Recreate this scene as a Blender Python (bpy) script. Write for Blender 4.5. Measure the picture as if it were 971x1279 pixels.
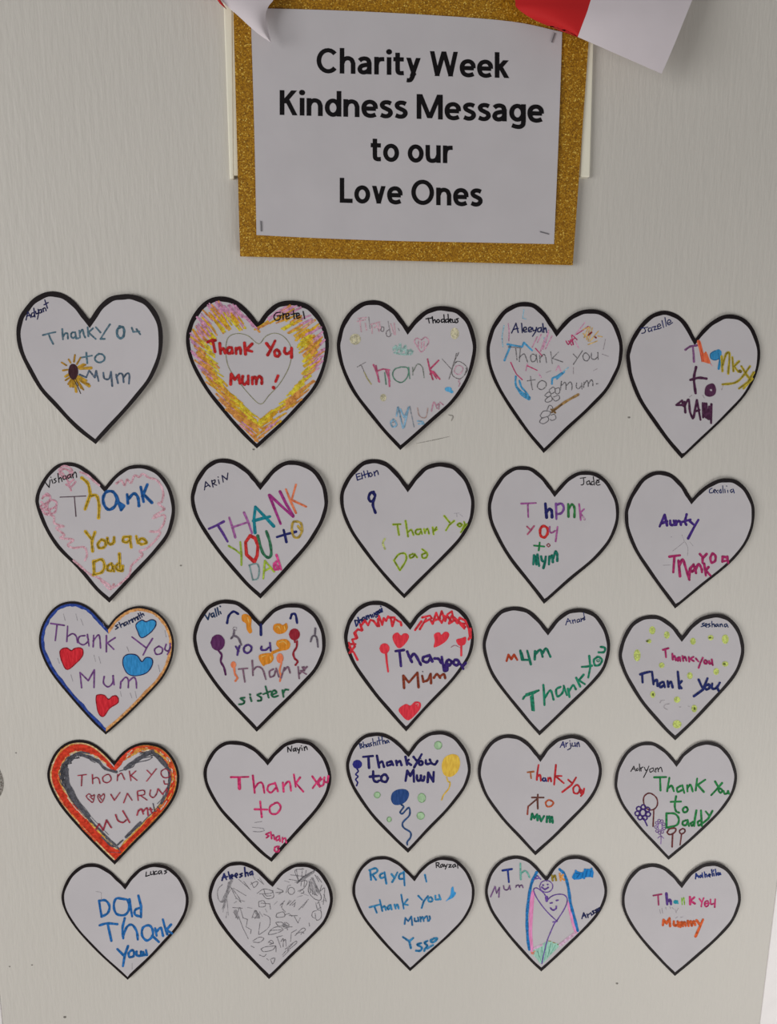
import bpy, bmesh, math, random
from mathutils import Vector, Matrix
from mathutils.geometry import delaunay_2d_cdt

for o in list(bpy.data.objects):
    bpy.data.objects.remove(o)
scn = bpy.context.scene
COL = scn.collection
random.seed(7)

# ------------------------------------------------------------------ camera
W, H = 971.0, 1279.0
FPX = 940.0
CX, CY = W / 2, H / 2
VX = Vector(((7300 - CX) / FPX, (545 - CY) / FPX, 1)).normalized()      # where level lines on the door run to
VD = Vector(((420 - CX) / FPX, (5500 - CY) / FPX, 1))                   # where upright lines run to
VD = (VD - VX * VD.dot(VX)).normalized()
VN = VX.cross(VD)                                                      # into the door
def to_world(v):
    return Vector((VX.dot(v), VN.dot(v), -VD.dot(v)))
DIST = 0.735
CENTRE = Vector((0.0, 0.0, 1.25))
CAM = CENTRE - to_world(Vector((0, 0, 1))) * DIST
cam_d = bpy.data.cameras.new('camera')
cam_d.sensor_fit = 'HORIZONTAL'
cam_d.sensor_width = 36.0
cam_d.lens = FPX / W * 36.0
cam_d.clip_start = 0.01
cam = bpy.data.objects.new('camera', cam_d)
COL.objects.link(cam)
rx, ru, rb = to_world(Vector((1, 0, 0))), to_world(Vector((0, -1, 0))), to_world(Vector((0, 0, -1)))
cam.matrix_world = Matrix(((rx.x, ru.x, rb.x, CAM.x), (rx.y, ru.y, rb.y, CAM.y), (rx.z, ru.z, rb.z, CAM.z), (0, 0, 0, 1)))
scn.camera = cam
scn.cycles.transparent_max_bounces = 40

# ------------------------------------------------------------------ light
scn.view_settings.view_transform = 'Standard'
scn.view_settings.look = 'None'
scn.view_settings.exposure = 0.0
scn.view_settings.gamma = 1.0
scn.view_settings.use_curve_mapping = False
wd = bpy.data.worlds.new('room_light')
scn.world = wd
wd.use_nodes = True
wd.node_tree.nodes['Background'].inputs[0].default_value = (1.0, 0.985, 0.97, 1)
wd.node_tree.nodes['Background'].inputs[1].default_value = 0.17
def area(name, loc, target, size, size_y, power, color):
    d = bpy.data.lights.new(name, 'AREA')
    d.shape = 'RECTANGLE'; d.size = size; d.size_y = size_y; d.energy = power; d.color = color
    o = bpy.data.objects.new(name, d)
    COL.objects.link(o)
    o.location = loc
    o.rotation_euler = (Vector(target) - Vector(loc)).to_track_quat('-Z', 'Y').to_euler()
    return o
area('left_key_light', (-2.2, -1.65, 1.15), (0.0, 0, 1.0), 1.5, 1.3, 39, (1.0, 0.992, 0.978))  # soft key from the left, throws the hearts' shadows rightwards; its source is unseen
area('low_fill_light', (0.85, -1.0, 0.3), (0.1, 0, 0.8), 1.3, 1.0, 10.2, (1.0, 0.99, 0.975))  # added fill, no actual lamp: brightens the door towards the lower right

# ------------------------------------------------------------------ helpers
def at(px, py, h=0.0):
    """photo pixel -> point on the plane h metres in front of the door face"""
    d = to_world(Vector(((px - CX) / FPX, (py - CY) / FPX, 1)))
    t = (-h - CAM.y) / d.y
    return CAM + d * t

def lin(c):
    c = c / 255.0
    return c / 12.92 if c <= 0.04045 else ((c + 0.055) / 1.055) ** 2.4
ALB = 1.27
def albedo(rgb, k=ALB):
    return tuple(min(0.92, lin(v) * k) for v in rgb) + (1.0,)

MATS = {}
def new_mat(name):
    m = bpy.data.materials.new(name)
    m.use_nodes = True
    nt = m.node_tree
    return m, nt, nt.nodes['Principled BSDF'], nt.nodes['Material Output']

def add_noise(nt, scale, detail=3.0, vec_scale=None, rot=0.0):
    tc = nt.nodes.new('ShaderNodeTexCoord')
    n = nt.nodes.new('ShaderNodeTexNoise')
    n.inputs['Scale'].default_value = scale
    n.inputs['Detail'].default_value = detail
    if vec_scale:
        mp = nt.nodes.new('ShaderNodeMapping')
        mp.inputs['Scale'].default_value = vec_scale
        mp.inputs['Rotation'].default_value = (0, rot, 0)
        nt.links.new(tc.outputs['Object'], mp.inputs['Vector'])
        nt.links.new(mp.outputs['Vector'], n.inputs['Vector'])
    else:
        nt.links.new(tc.outputs['Object'], n.inputs['Vector'])
    return n

def ramp(nt, src, stops):
    r = nt.nodes.new('ShaderNodeValToRGB')
    e = r.color_ramp.elements
    while len(e) < len(stops):
        e.new(0.5)
    for el, (p, c) in zip(e, stops):
        el.position = p
        el.color = c if len(c) == 4 else tuple(c) + (1,)
    nt.links.new(src, r.inputs['Fac'])
    return r

def ink(rgb, kind='p'):
    """p felt pen, c wax crayon with gaps, l lead pencil, m broad marker fill"""
    key = (rgb, kind)
    if key in MATS:
        return MATS[key]
    m, nt, b, out = new_mat({'p': 'pen_ink', 'c': 'wax_crayon', 'l': 'pencil_lead', 'm': 'marker_fill'}[kind])
    a = albedo(rgb, 1.12 if kind == 'p' else ALB)
    b.inputs['Roughness'].default_value = 0.75 if kind != 'c' else 0.6
    b.inputs['Specular IOR Level'].default_value = 0.12
    if kind == 'm':
        n = add_noise(nt, 60, 2, (9, 1, 2.0), 0.6)
        dk = tuple(v * 0.80 for v in a[:3]); lt = tuple(min(0.9, v * 1.12 + 0.012) for v in a[:3])
        r = ramp(nt, n.outputs['Fac'], [(0.35, dk), (0.68, lt)])
    else:
        n = add_noise(nt, 330, 2)
        dk = tuple(v * 0.66 for v in a[:3]); lt = tuple(min(0.9, v * 1.2 + 0.006) for v in a[:3])
        r = ramp(nt, n.outputs['Fac'], [(0.35, dk), (0.65, lt)])
    nt.links.new(r.outputs['Color'], b.inputs['Base Color'])
    if kind in 'cl':
        n2 = add_noise(nt, 950 if kind == 'c' else 1300, 2)
        lo, hi = (0.32, 0.48) if kind == 'c' else (0.38, 0.60)
        r2 = ramp(nt, n2.outputs['Fac'], [(lo, ((0.38,) * 3) if kind == 'c' else (0.14,) * 3), (hi, (0.95,) * 3)])
        nt.links.new(r2.outputs['Color'], b.inputs['Alpha'])
    MATS[key] = m
    return m

def simple(name, rgb, rough=0.6, k=ALB, spec=0.25):
    if name in MATS:
        return MATS[name]
    m, nt, b, out = new_mat(name)
    a = albedo(rgb, k)
    n = add_noise(nt, 35, 3)
    r = ramp(nt, n.outputs['Fac'], [(0.3, tuple(v * 0.975 for v in a[:3])), (0.7, tuple(min(0.95, v * 1.02) for v in a[:3]))])
    nt.links.new(r.outputs['Color'], b.inputs['Base Color'])
    b.inputs['Roughness'].default_value = rough
    b.inputs['Specular IOR Level'].default_value = spec
    MATS[name] = m
    return m

def tag(o, label=None, cat=None, group=None, kind=None):
    if label: o['label'] = label
    if cat: o['category'] = cat
    if group: o['group'] = group
    if kind: o['kind'] = kind
    return o

def empty(name, loc):
    o = bpy.data.objects.new(name, None)
    o.empty_display_size = 0.02
    COL.objects.link(o)
    o.location = loc
    return o

class Sheet:
    """collects world-space faces facing the room and links them as ONE mesh object"""
    def __init__(self):
        self.v = []; self.f = []; self.m = []; self.mats = []; self.smooth = False
    def mi(self, mat):
        if mat not in self.mats: self.mats.append(mat)
        return self.mats.index(mat)
    def face(self, idx, mat, orient=True):
        if orient:
            a, b, c = (self.v[i] for i in idx[:3])
            if (b - a).cross(c - a).y > 0:
                idx = tuple(reversed(idx))
        self.f.append(tuple(idx)); self.m.append(self.mi(mat))
    def add(self, p):
        self.v.append(Vector(p)); return len(self.v) - 1
    def box(self, lo, hi, mat):
        x0, y0, z0 = lo; x1, y1, z1 = hi
        k = [self.add(p) for p in ((x0, y0, z0), (x1, y0, z0), (x1, y1, z0), (x0, y1, z0), (x0, y0, z1), (x1, y0, z1), (x1, y1, z1), (x0, y1, z1))]
        for q in ((0, 3, 2, 1), (4, 5, 6, 7), (0, 1, 5, 4), (1, 2, 6, 5), (2, 3, 7, 6), (3, 0, 4, 7)):
            self.face(tuple(k[i] for i in q), mat, False)
    def build(self, name, parent=None, thick=None, bevel=None):
        base = parent.matrix_basis.translation if parent and parent.parent is None else Vector((0, 0, 0))
        if parent and parent.parent is not None:
            base = parent.parent.matrix_basis.translation
        me = bpy.data.meshes.new(name)
        me.from_pydata([tuple(p - base) for p in self.v], [], self.f)
        for mt in self.mats: me.materials.append(mt)
        me.polygons.foreach_set('material_index', self.m)
        if self.smooth: me.polygons.foreach_set('use_smooth', [True] * len(self.f))
        me.update()
        o = bpy.data.objects.new(name, me)
        COL.objects.link(o)
        if parent: o.parent = parent
        if thick:
            cnt = {}
            for p in me.polygons:
                for k in p.edge_keys: cnt[k] = cnt.get(k, 0) + 1
            for e in me.edges:
                if cnt.get(tuple(sorted(e.vertices)), 0) == 1: e.use_edge_sharp = True
            s = o.modifiers.new('thickness', 'SOLIDIFY'); s.thickness = thick; s.offset = -1
        if bevel:
            s = o.modifiers.new('bevel', 'BEVEL'); s.width = bevel; s.segments = 3; s.limit_method = 'ANGLE'
        return o

def catmull(P, n=6):
    if len(P) < 3: return [tuple(p) for p in P]
    out = []
    closed = (abs(P[0][0] - P[-1][0]) + abs(P[0][1] - P[-1][1])) < 1e-6
    for i in range(len(P) - 1):
        p1, p2 = P[i], P[i + 1]
        p0 = P[i - 1] if i > 0 else (P[-2] if closed else (2 * p1[0] - p2[0], 2 * p1[1] - p2[1]))
        p3 = P[i + 2] if i + 2 < len(P) else (P[1] if closed else (2 * p2[0] - p1[0], 2 * p2[1] - p1[1]))
        for k in range(n):
            t = k / n
            q = []
            for a in (0, 1):
                q.append(0.5 * ((2 * p1[a]) + (-p0[a] + p2[a]) * t + (2 * p0[a] - 5 * p1[a] + 4 * p2[a] - p3[a]) * t * t
                                + (-p0[a] + 3 * p1[a] - 3 * p2[a] + p3[a]) * t ** 3))
            out.append(tuple(q))
    out.append(tuple(P[-1]))
    return out

def inside(p, poly):
    x, y = p; c = False; j = len(poly) - 1
    for i in range(len(poly)):
        xi, yi = poly[i]; xj, yj = poly[j]
        if (yi > y) != (yj > y) and x < (xj - xi) * (y - yi) / (yj - yi) + xi: c = not c
        j = i
    return c

def fill2d(poly, step):
    """triangulate a closed outline with a grid of inner points"""
    pts = [Vector(p) for p in poly]
    n = len(pts)
    edges = [(i, (i + 1) % n) for i in range(n)]
    xs = [p[0] for p in poly]; ys = [p[1] for p in poly]
    x = min(xs) + step * 0.6; row = 0
    while x < max(xs):
        y = min(ys) + step * (0.4 if row % 2 else 0.9)
        while y < max(ys):
            if inside((x, y), poly) and min((x - a) ** 2 + (y - b) ** 2 for a, b in poly[::2]) > (step * 0.45) ** 2:
                pts.append(Vector((x, y)))
            y += step
        x += step; row += 1
    v, e, f, _, _, _ = delaunay_2d_cdt(pts, edges, [], 1, 1e-5)
    return [tuple(p) for p in v], [tuple(t) for t in f]
# ------------------------------------------------------------------ the door and what frames it
def door_mat():
    m, nt, b, out = new_mat('painted_door')
    a = albedo((182, 178.5, 172.5), 1.4)
    n = add_noise(nt, 3.0, 4)
    r = ramp(nt, n.outputs['Fac'], [(0.3, tuple(v * 0.97 for v in a[:3])), (0.7, tuple(v * 1.02 for v in a[:3]))])
    nt.links.new(r.outputs['Color'], b.inputs['Base Color'])
    b.inputs['Roughness'].default_value = 0.5
    b.inputs['Specular IOR Level'].default_value = 0.3
    n1 = add_noise(nt, 1.0, 4, (280, 1, 48))
    n2 = add_noise(nt, 1.0, 2, (110, 1, 12))
    mx = nt.nodes.new('ShaderNodeMath'); mx.operation = 'MULTIPLY_ADD'; mx.inputs[1].default_value = 0.5
    nt.links.new(n2.outputs['Fac'], mx.inputs[0]); nt.links.new(n1.outputs['Fac'], mx.inputs[2])
    bp = nt.nodes.new('ShaderNodeBump'); bp.inputs['Strength'].default_value = 0.6; bp.inputs['Distance'].default_value = 0.0009
    nt.links.new(mx.outputs[0], bp.inputs['Height']); nt.links.new(bp.outputs['Normal'], b.inputs['Normal'])
    return m
xl = at(1, 1255).x                       # the door's long edges, seen in the lower corners
xr = at(960, 1195).x
TOP = 2.05
sh = Sheet(); sh.box((xl, 0, 0.008), (xr, 0.042, TOP), door_mat())
door = sh.build('door_1', bevel=0.0012); tag(door, kind='structure')
sh = Sheet(); white = simple('white_gloss_paint', (234, 230, 230), 0.4, 1.12)
def jamb(name, x0, x1, z0, z1):
    s = Sheet(); s.box((x0, 0.0004, z0), (x1, 0.11, z1), white)
    o = s.build(name, bevel=0.002); tag(o, kind='structure'); return o
jamb('trim_1', xl - 0.085, xl - 0.0003, 0.0, TOP + 0.09)
jamb('trim_2', xr + 0.0003, xr + 0.085, 0.0, TOP + 0.09)
jamb('trim_3', xl - 0.0003, xr + 0.0003, TOP + 0.004, TOP + 0.09)
wall = simple('wall_paint', (196, 192, 186), 0.8)
for nm, lo, hi in (('wall_left', (-2.6, 0.0, 0.0), (xl - 0.085, 0.11, 2.7)), ('wall_right', (xr + 0.085, 0.0, 0.0), (2.6, 0.11, 2.7)),
                   ('wall_top', (xl - 0.085, 0.0, TOP + 0.09), (xr + 0.085, 0.11, 2.7))):
    s = Sheet(); s.box(lo, hi, wall); tag(s.build(nm), kind='structure')
s = Sheet(); s.box((-2.6, -3.2, -0.05), (2.6, 0.11, 0.0), simple('grey_floor', (150, 142, 132), 0.5)); tag(s.build('floor'), kind='structure')

# scuffs and specks on the paint, each with a shape of its own
def scuff(polyline, w, rgb, name='scuff_mark', kind='l'):
    s = Sheet(); m = ink(rgb, kind)
    P = catmull(pts(polyline), 5)
    k = []
    for i, (x, y) in enumerate(P):
        a = P[max(0, i - 1)]; b = P[min(len(P) - 1, i + 1)]
        dx, dy = b[0] - a[0], b[1] - a[1]; l = math.hypot(dx, dy) or 1
        r = w / 2 * math.sin(math.pi * (i + 0.5) / len(P)) ** 0.5
        k.append((s.add(at(x - dy / l * r, y + dx / l * r, 1.5e-4)), s.add(at(x + dy / l * r, y - dx / l * r, 1.5e-4))))
    for i in range(len(k) - 1): s.face((k[i][0], k[i + 1][0], k[i + 1][1], k[i][1]), m)
    return s.build(name, door)
# ------------------------------------------------------------------ paper hearts
def paper_mat():
    if 'paper' in MATS: return MATS['paper']
    m, nt, b, out = new_mat('white_paper')
    a = albedo((169.5, 166, 169.5), 1.45)
    n = add_noise(nt, 22, 3)
    r = ramp(nt, n.outputs['Fac'], [(0.3, tuple(v * 0.965 for v in a[:3])), (0.7, tuple(v * 1.02 for v in a[:3]))])
    nt.links.new(r.outputs['Color'], b.inputs['Base Color'])
    b.inputs['Roughness'].default_value = 0.8
    b.inputs['Specular IOR Level'].default_value = 0.15
    n2 = add_noise(nt, 45, 3)
    bp = nt.nodes.new('ShaderNodeBump'); bp.inputs['Strength'].default_value = 0.12; bp.inputs['Distance'].default_value = 0.002
    nt.links.new(n2.outputs['Fac'], bp.inputs['Height']); nt.links.new(bp.outputs['Normal'], b.inputs['Normal'])
    MATS['paper'] = m
    return m

def pts(s):
    return [tuple(float(a) for a in q.split(',')) for q in s.split()]

class Heart:
    def __init__(self, crop, scale, label, notch, right, tip, left, bw=(22, 22, 26), lift=(0.0055, 0.001, 0.002)):
        self.x0, self.y0 = crop; self.s = scale
        notch, tip = pts(notch)[0], pts(tip)[0]
        self.R = catmull([notch] + pts(right) + [tip], 5)
        self.L = catmull([tip] + pts(left) + [notch], 5)
        self.out = self.R[:-1] + self.L[:-1]                   # clockwise in the photo
        self.nr = len(self.R) - 1
        xs = [p[0] for p in self.out]; ys = [p[1] for p in self.out]
        self.bx = (min(xs), max(xs), min(ys), max(ys))
        self.bw = bw; self.lift = lift; self.layer = 0
        c = self.pt((self.bx[0] + self.bx[1]) / 2, (self.bx[2] + self.bx[3]) / 2, 0)
        self.root = empty('paper_heart', c)
        tag(self.root, label, 'paper heart', 'paper hearts on the door')
        st = 5.0 * 1.25 * self.s                               # about 5 mm
        V, F = fill2d(self.out, st)
        sh = Sheet(); sh.smooth = True
        for p in V: sh.add(self.pt(p[0], p[1], 0))
        for f in F: sh.face(f, paper_mat())
        sh.build('paper', self.root, thick=0.00025)
        n = len(self.out)
        sh = Sheet()
        mt = simple('black_print', (27, 19, 22), 0.55, 0.9, 0.2)
        inn = self.offset(None)
        for p, q in zip(self.out, inn):
            sh.add(self.pt(p[0], p[1], 4e-5 * 2)); sh.add(self.pt(q[0], q[1], 4e-5 * 2))
        for i in range(n):
            j = (i + 1) % n
            sh.face((2 * i, 2 * j, 2 * j + 1, 2 * i + 1), mt)
        sh.build('outline', self.root)
    def height(self, x, y):
        u = (x - self.bx[0]) / (self.bx[1] - self.bx[0]); v = (y - self.bx[2]) / (self.bx[3] - self.bx[2])
        r, l, t = self.lift
        h = 0.0006 + 0.64 * r * max(0, (u - 0.30) / 0.7) ** 2 + l * max(0, (0.45 - u) / 0.45) ** 2 + t * max(0, (v - 0.45) / 0.55) ** 2
        return h
    def pt(self, x, y, dz):
        return at(self.x0 + x / self.s, self.y0 + y / self.s, self.height(x, y) + dz)
    def offset(self, d):
        P = self.out; n = len(P); out = []
        top = self.bx[2]; hh = self.bx[3] - top; mid = P[0][0]
        for i in range(n):
            a, b, c = P[i - 1], P[i], P[(i + 1) % n]
            e1 = Vector((b[0] - a[0], b[1] - a[1])).normalized(); e2 = Vector((c[0] - b[0], c[1] - b[1])).normalized()
            n1 = Vector((-e1.y, e1.x)); n2 = Vector((-e2.y, e2.x))      # inward for a clockwise loop, y down
            m = (n1 + n2)
            if m.length < 1e-4: m = n1.copy()
            m.normalize()
            if d is None:
                f = min(1, max(0, (b[1] - top) / hh * 2.2)); f = f * f * (3 - 2 * f)
                side = self.bw[1] if i < self.nr else self.bw[0]
                w = self.bw[2] * (1 - f) + side * f
                w *= 1 + 0.05 * math.sin(i * 0.9 + self.x0)
            else: w = d
            k = w / max(0.45, m.dot(n1))
            out.append((b[0] + m.x * k, b[1] + m.y * k))
        return out
    def band(self, part, half, d0, d1, rgb, kind='c', jit=0.0, i0=0.0, i1=1.0, taper=0):
        sh = Sheet(); m = ink(rgb, kind); self.layer += 1
        A, B = self.offset(d0), self.offset(d1)
        n = len(self.out)
        rng = list(range(0, self.nr + 1)) if half == 'R' else list(range(self.nr, n + 1))
        rng = rng[int(i0 * (len(rng) - 1)): int(i1 * (len(rng) - 1)) + 1]
        dz = 1.2e-4 + self.layer * 1.5e-5
        for i in rng:
            a, b = A[i % n], B[i % n]
            if taper:
                f = min(1.0, 0.42 + 0.58 * ((i if half == 'R' else n - i) / taper)); b = (a[0] + (b[0] - a[0]) * f, a[1] + (b[1] - a[1]) * f)
            t = random.uniform(-jit, jit); b = (b[0] + t, b[1] + random.uniform(-jit, jit))
            c = ((a[0] + b[0]) / 2, (a[1] + b[1]) / 2)
            for q in (a, c, b): sh.add(self.pt(q[0], q[1], dz))
        for k in range(len(rng) - 1):
            for q in (0, 1):
                sh.face((3 * k + q, 3 * k + 3 + q, 3 * k + 4 + q, 3 * k + 1 + q), m)
        return sh.build(part, self.root)
    def stroke(self, sh, P, w, mat, dz):
        r0 = (w * 1.18 if 7.5 < w < 20 and mat.name.split('.')[0] in ('pen_ink', 'wax_crayon') else w) / 2; ph = random.uniform(0, 6)
        rad = [r0 * (1 + 0.13 * math.sin(ph + 1.7 * i)) for i in range(len(P))]
        for i, (x, y) in enumerate(P):
            k = [sh.add(self.pt(x + rad[i] * math.cos(a * math.pi / 5), y + rad[i] * math.sin(a * math.pi / 5), dz)) for a in range(10)]
            sh.face(tuple(k), mat)
        for i in range(len(P) - 1):
            (x0, y0), (x1, y1) = P[i], P[i + 1]
            dx, dy = x1 - x0, y1 - y0; l = math.hypot(dx, dy)
            if l < 1e-6: continue
            nseg = max(1, int(l / 18))
            nx, ny = -dy / l, dx / l
            prev = None
            for s in range(nseg + 1):
                t = s / nseg; r = rad[i] * (1 - t) + rad[i + 1] * t
                x, y = x0 + dx * t, y0 + dy * t
                cur = (sh.add(self.pt(x + nx * r, y + ny * r, dz)), sh.add(self.pt(x - nx * r, y - ny * r, dz)))
                if prev: sh.face((prev[0], cur[0], cur[1], prev[1]), mat)
                prev = cur
    def fill(self, sh, P, mat, dz):
        V, F = fill2d(P, 30)
        b = len(sh.v)
        for p in V: sh.add(self.pt(p[0], p[1], dz))
        for f in F: sh.face(tuple(b + i for i in f), mat)
    def put(self, sh, rgb, w, text, kind='p'):
        self.layer += 1
        dz = 1.2e-4 + self.layer * 1.5e-5
        m = ink(rgb, kind)
        for s in text.split(';'):
            s = s.strip()
            if not s: continue
            if s[0] == 'L': self.stroke(sh, pts(s[1:]), w, m, dz)
            elif s[0] == 'F':
                P = pts(s[1:]); self.fill(sh, catmull(P + [P[0]], 4)[:-1], m, dz)
            elif s[0] in 'EO':
                cx, cy, ax, ay = pts(s[1:].replace(',', ' ').replace(' ', ',').strip(','))[0] if False else [float(q) for q in s[1:].replace(',', ' ').split()]
                P = [(cx + ax * math.cos(a * math.pi / 9) * (1 + 0.04 * math.sin(3 * a)), cy + ay * math.sin(a * math.pi / 9)) for a in range(18)]
                if s[0] == 'E': self.fill(sh, P, m, dz)
                else: self.stroke(sh, P + [P[0]], w, m, dz)
            elif s[0] == 'D':
                self.stroke(sh, pts(s[1:]) , w, m, dz)
            else: self.stroke(sh, catmull(pts(s), 4), w, m, dz)
    def pieces(self, name, *groups):
        """every stroke on its own becomes a part of its own"""
        for g in groups:
            for q in g[2].split(';'):
                self.part(name, (g[0], g[1], q) + tuple(g[3:]))
                self.layer -= 1
            self.layer += 1
    def part(self, name, *groups):
        """groups: (rgb, width, strokes[, kind]) drawn in order into one part"""
        sh = Sheet()
        for g in groups: self.put(sh, *g)
        return sh.build(name, self.root)

NAVY = (32, 36, 84); BLACK = (30, 28, 34); PENC = (112, 109, 113)
NM, LT = 'name_lettering', 'message_lettering'
# ------------------------------------------------------------------ first row
h = Heart((0, 340), 4.2217, 'white paper heart with grey-blue writing and a small drawn sunflower, top row left end',
  '472,250', '520,180 575,132 640,117 700,118 770,145 830,215 858,310 852,430 810,545 740,645 640,760', '505,907',
  '400,825 300,720 210,620 140,500 97,400 86,310 100,240 130,190 180,135 250,103 320,108 385,145 430,195', (21, 21, 28), (0.0080, 0.001, 0.003))
h.part(NM, (NAVY, 6, 'L137,252 147,208 163,240;L140,232 160,226;178,214 167,217 166,232 175,235 181,224;L178,190 184,236;187,206 192,220 201,214;L201,196 204,216 197,248;216,198 207,199 206,214 215,214 219,202;L217,196 222,212;L225,192 230,208;226,198 233,188 240,192 243,204;L236,146 250,190;L232,172 254,160'))
h.part(LT, ((78, 108, 124), 8, 'L226,332 262,322 292,316;L256,325 266,352 280,378;L328,300 330,330 332,355;332,340 345,322 356,325 358,350;395,318 380,318 374,335 384,348 396,340;L396,316 402,350 414,348;L418,308 422,345;420,322 435,303 442,330 450,345;L462,290 466,338;L490,296 466,318 505,352;L505,290 530,318;L580,275 556,310 530,352;L530,352 552,352;L695,293 703,315 736,312;L720,300 740,328', 'c'), ((78, 108, 124), 11, '640,288 620,300 618,330 632,348 650,340 655,310 648,290 630,286', 'c'))
h.part(LT, ((80, 112, 128), 8, 'L455,425 460,480;L430,450 485,440;525,430 508,440 500,460 520,476 545,468 552,450 540,434 520,430', 'c'))
h.part(LT, ((74, 92, 112), 8, 'L420,540 455,555 470,518 500,555 507,520 520,575;545,530 550,560 575,562 585,527;L585,525 592,600;L612,540 622,585;614,555 630,535 646,540 652,580;652,556 668,535 682,540 680,588', 'c'))
h.part('flower_drawing', ((182, 142, 42), 13, 'L440,488 415,500;L480,505 420,508;L402,630 394,570;L430,610 402,565;L470,600 410,560;L455,572 412,550;L345,550 362,540;L372,600 380,566', 'c'),
  ((168, 126, 40), 8, 'L325,476 350,492;L362,460 372,478;L395,436 390,472;L425,450 405,485;L332,518 356,514;L345,570 368,555;L360,590 376,565;L385,605 386,570;L440,620 405,570;L425,500 450,488;L468,590 430,575'),
  ((58, 30, 38), 8, 'F370,490 390,484 408,500 412,530 405,555 388,568 370,555 360,525', 'm'), ((70, 55, 40), 4, 'L392,570 410,605 425,640;L398,560 415,600'))

h = Heart((215, 350), 4.6238, 'paper heart shaded pink, orange and yellow inside its rim, red thank-you in the middle',
  '497,245', '545,180 600,135 660,118 730,122 800,150 860,215 900,310 905,400 885,500 840,610 760,710 640,835', '490,972',
  '400,885 300,770 205,650 130,525 90,420 80,330 95,260 125,195 180,130 245,97 320,98 390,130 450,185', (21, 20, 29), (0.0050, 0.0015, 0.003))
def shade(h):
    cx, cy = 497, 500
    inner = pts('500,310 540,262 610,268 690,330 735,420 745,510 715,600 640,690 580,745 500,790 440,745 360,650 320,590 280,500 235,400 260,330 330,300 400,290 450,270')
    inner = catmull(inner + [inner[0]], 4)
    outer = h.offset(23)
    sh = {}
    rnd = random.Random(3)
    n = 0
    cols = {'crayon_pink': (196, 140, 172), 'crayon_orange': (214, 142, 72), 'crayon_yellow': (216, 186, 52), 'crayon_amber': (222, 162, 44)}
    S = Sheet()
    cand = []
    while n < 430:
        x, y = rnd.uniform(80, 905), rnd.uniform(95, 960)
        if not inside((x, y), outer) or inside((x, y), inner): continue
        do = min(math.hypot(x - a, y - b) for a, b in outer[::2]); di = min(math.hypot(x - a, y - b) for a, b in inner[::2])
        f = do / (do + di) + rnd.uniform(-0.16, 0.16)
        lo = y > 560
        if f < (0.46 if y < 300 and x < cx else 0.32): c = 'crayon_pink' if (not lo and rnd.random() < 0.75) or rnd.random() < 0.35 else 'crayon_orange'
        elif f < 0.62: c = 'crayon_orange' if rnd.random() < 0.55 else 'crayon_amber'
        else: c = 'crayon_yellow' if rnd.random() < 0.8 else 'crayon_amber'
        if c == 'crayon_pink' and y > 700 and rnd.random() < 0.7: c = 'crayon_orange'
        ang = math.radians((52 if y < 330 else 38) if x < cx else (-38 if y < 560 else -36)) + rnd.uniform(-0.12, 0.12)
        if x > cx and y < 300: ang = math.radians(-30) + rnd.uniform(-.1, .1)
        l = rnd.uniform(28, 50)
        p, q = (x - l * math.cos(ang), y - l * math.sin(ang)), (x + l * math.cos(ang), y + l * math.sin(ang))
        if not inside(p, outer) or not inside(q, outer) or inside(p, inner) or inside(q, inner): continue
        mid = (x + rnd.uniform(-3, 3), y + rnd.uniform(-3, 3))
        cand.append((['crayon_pink', 'crayon_orange', 'crayon_amber', 'crayon_yellow'].index(c) , c, [p, mid, q]))
        n += 1
    rnd.shuffle(cand)
    for i, (_, c, P) in enumerate(cand):
        h.stroke(S, P, rnd.uniform(7, 11), ink(cols[c], 'c'), 1.2e-4 + (i % 40) * 4e-6)
    h.layer += 12
    S.build('crayon_shading', h.root)
shade(h)
h.part('heart_drawing', ((140, 140, 96), 3.2, '500,368 540,325 590,306 640,322 680,370 690,430 672,510 620,600 560,665 512,716 450,665 380,580 330,510 312,440 312,370 330,325 380,308 440,322 500,368', 'p'))
RED = (186, 40, 42)
h.part(LT, (RED, 14, '205,358 225,348 250,347 232,352;L235,350 242,385 248,414;L275,365 280,425;282,405 298,395 306,422;340,388 322,392 318,415 334,424 345,408;L344,388 350,422;L368,392 370,425;370,405 385,390 395,396 396,425;L418,362 424,428;L462,368 428,402 462,412', 'p'),
  (RED, 14, 'L545,365 568,395;L595,350 570,402 552,432;605,402 592,415 598,438 615,438 622,420 605,402;652,392 650,418 668,425 686,410;L690,392 690,446'))
h.part(LT, (RED, 14, 'L338,602 342,542 362,575 385,547 392,595;408,555 406,590 420,602 436,585;L440,552 440,600;L462,560 464,600;464,575 478,558 486,575 486,600;488,575 505,555 518,570 518,598;L612,552 598,586', 'p'), (RED, 20, 'L586,620 588,624'))
h.part(NM, (BLACK, 7, '625,185 600,190 588,212 600,232 622,225 624,205;L608,207 632,204;L640,190 642,226;642,205 648,196 656,194;658,212 675,205 672,192 660,196 658,215 664,224 678,218;L700,176 706,222;L688,198 725,190;718,210 735,202 730,190 720,196 720,214 726,220 740,214;L757,180 766,222'))

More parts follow.
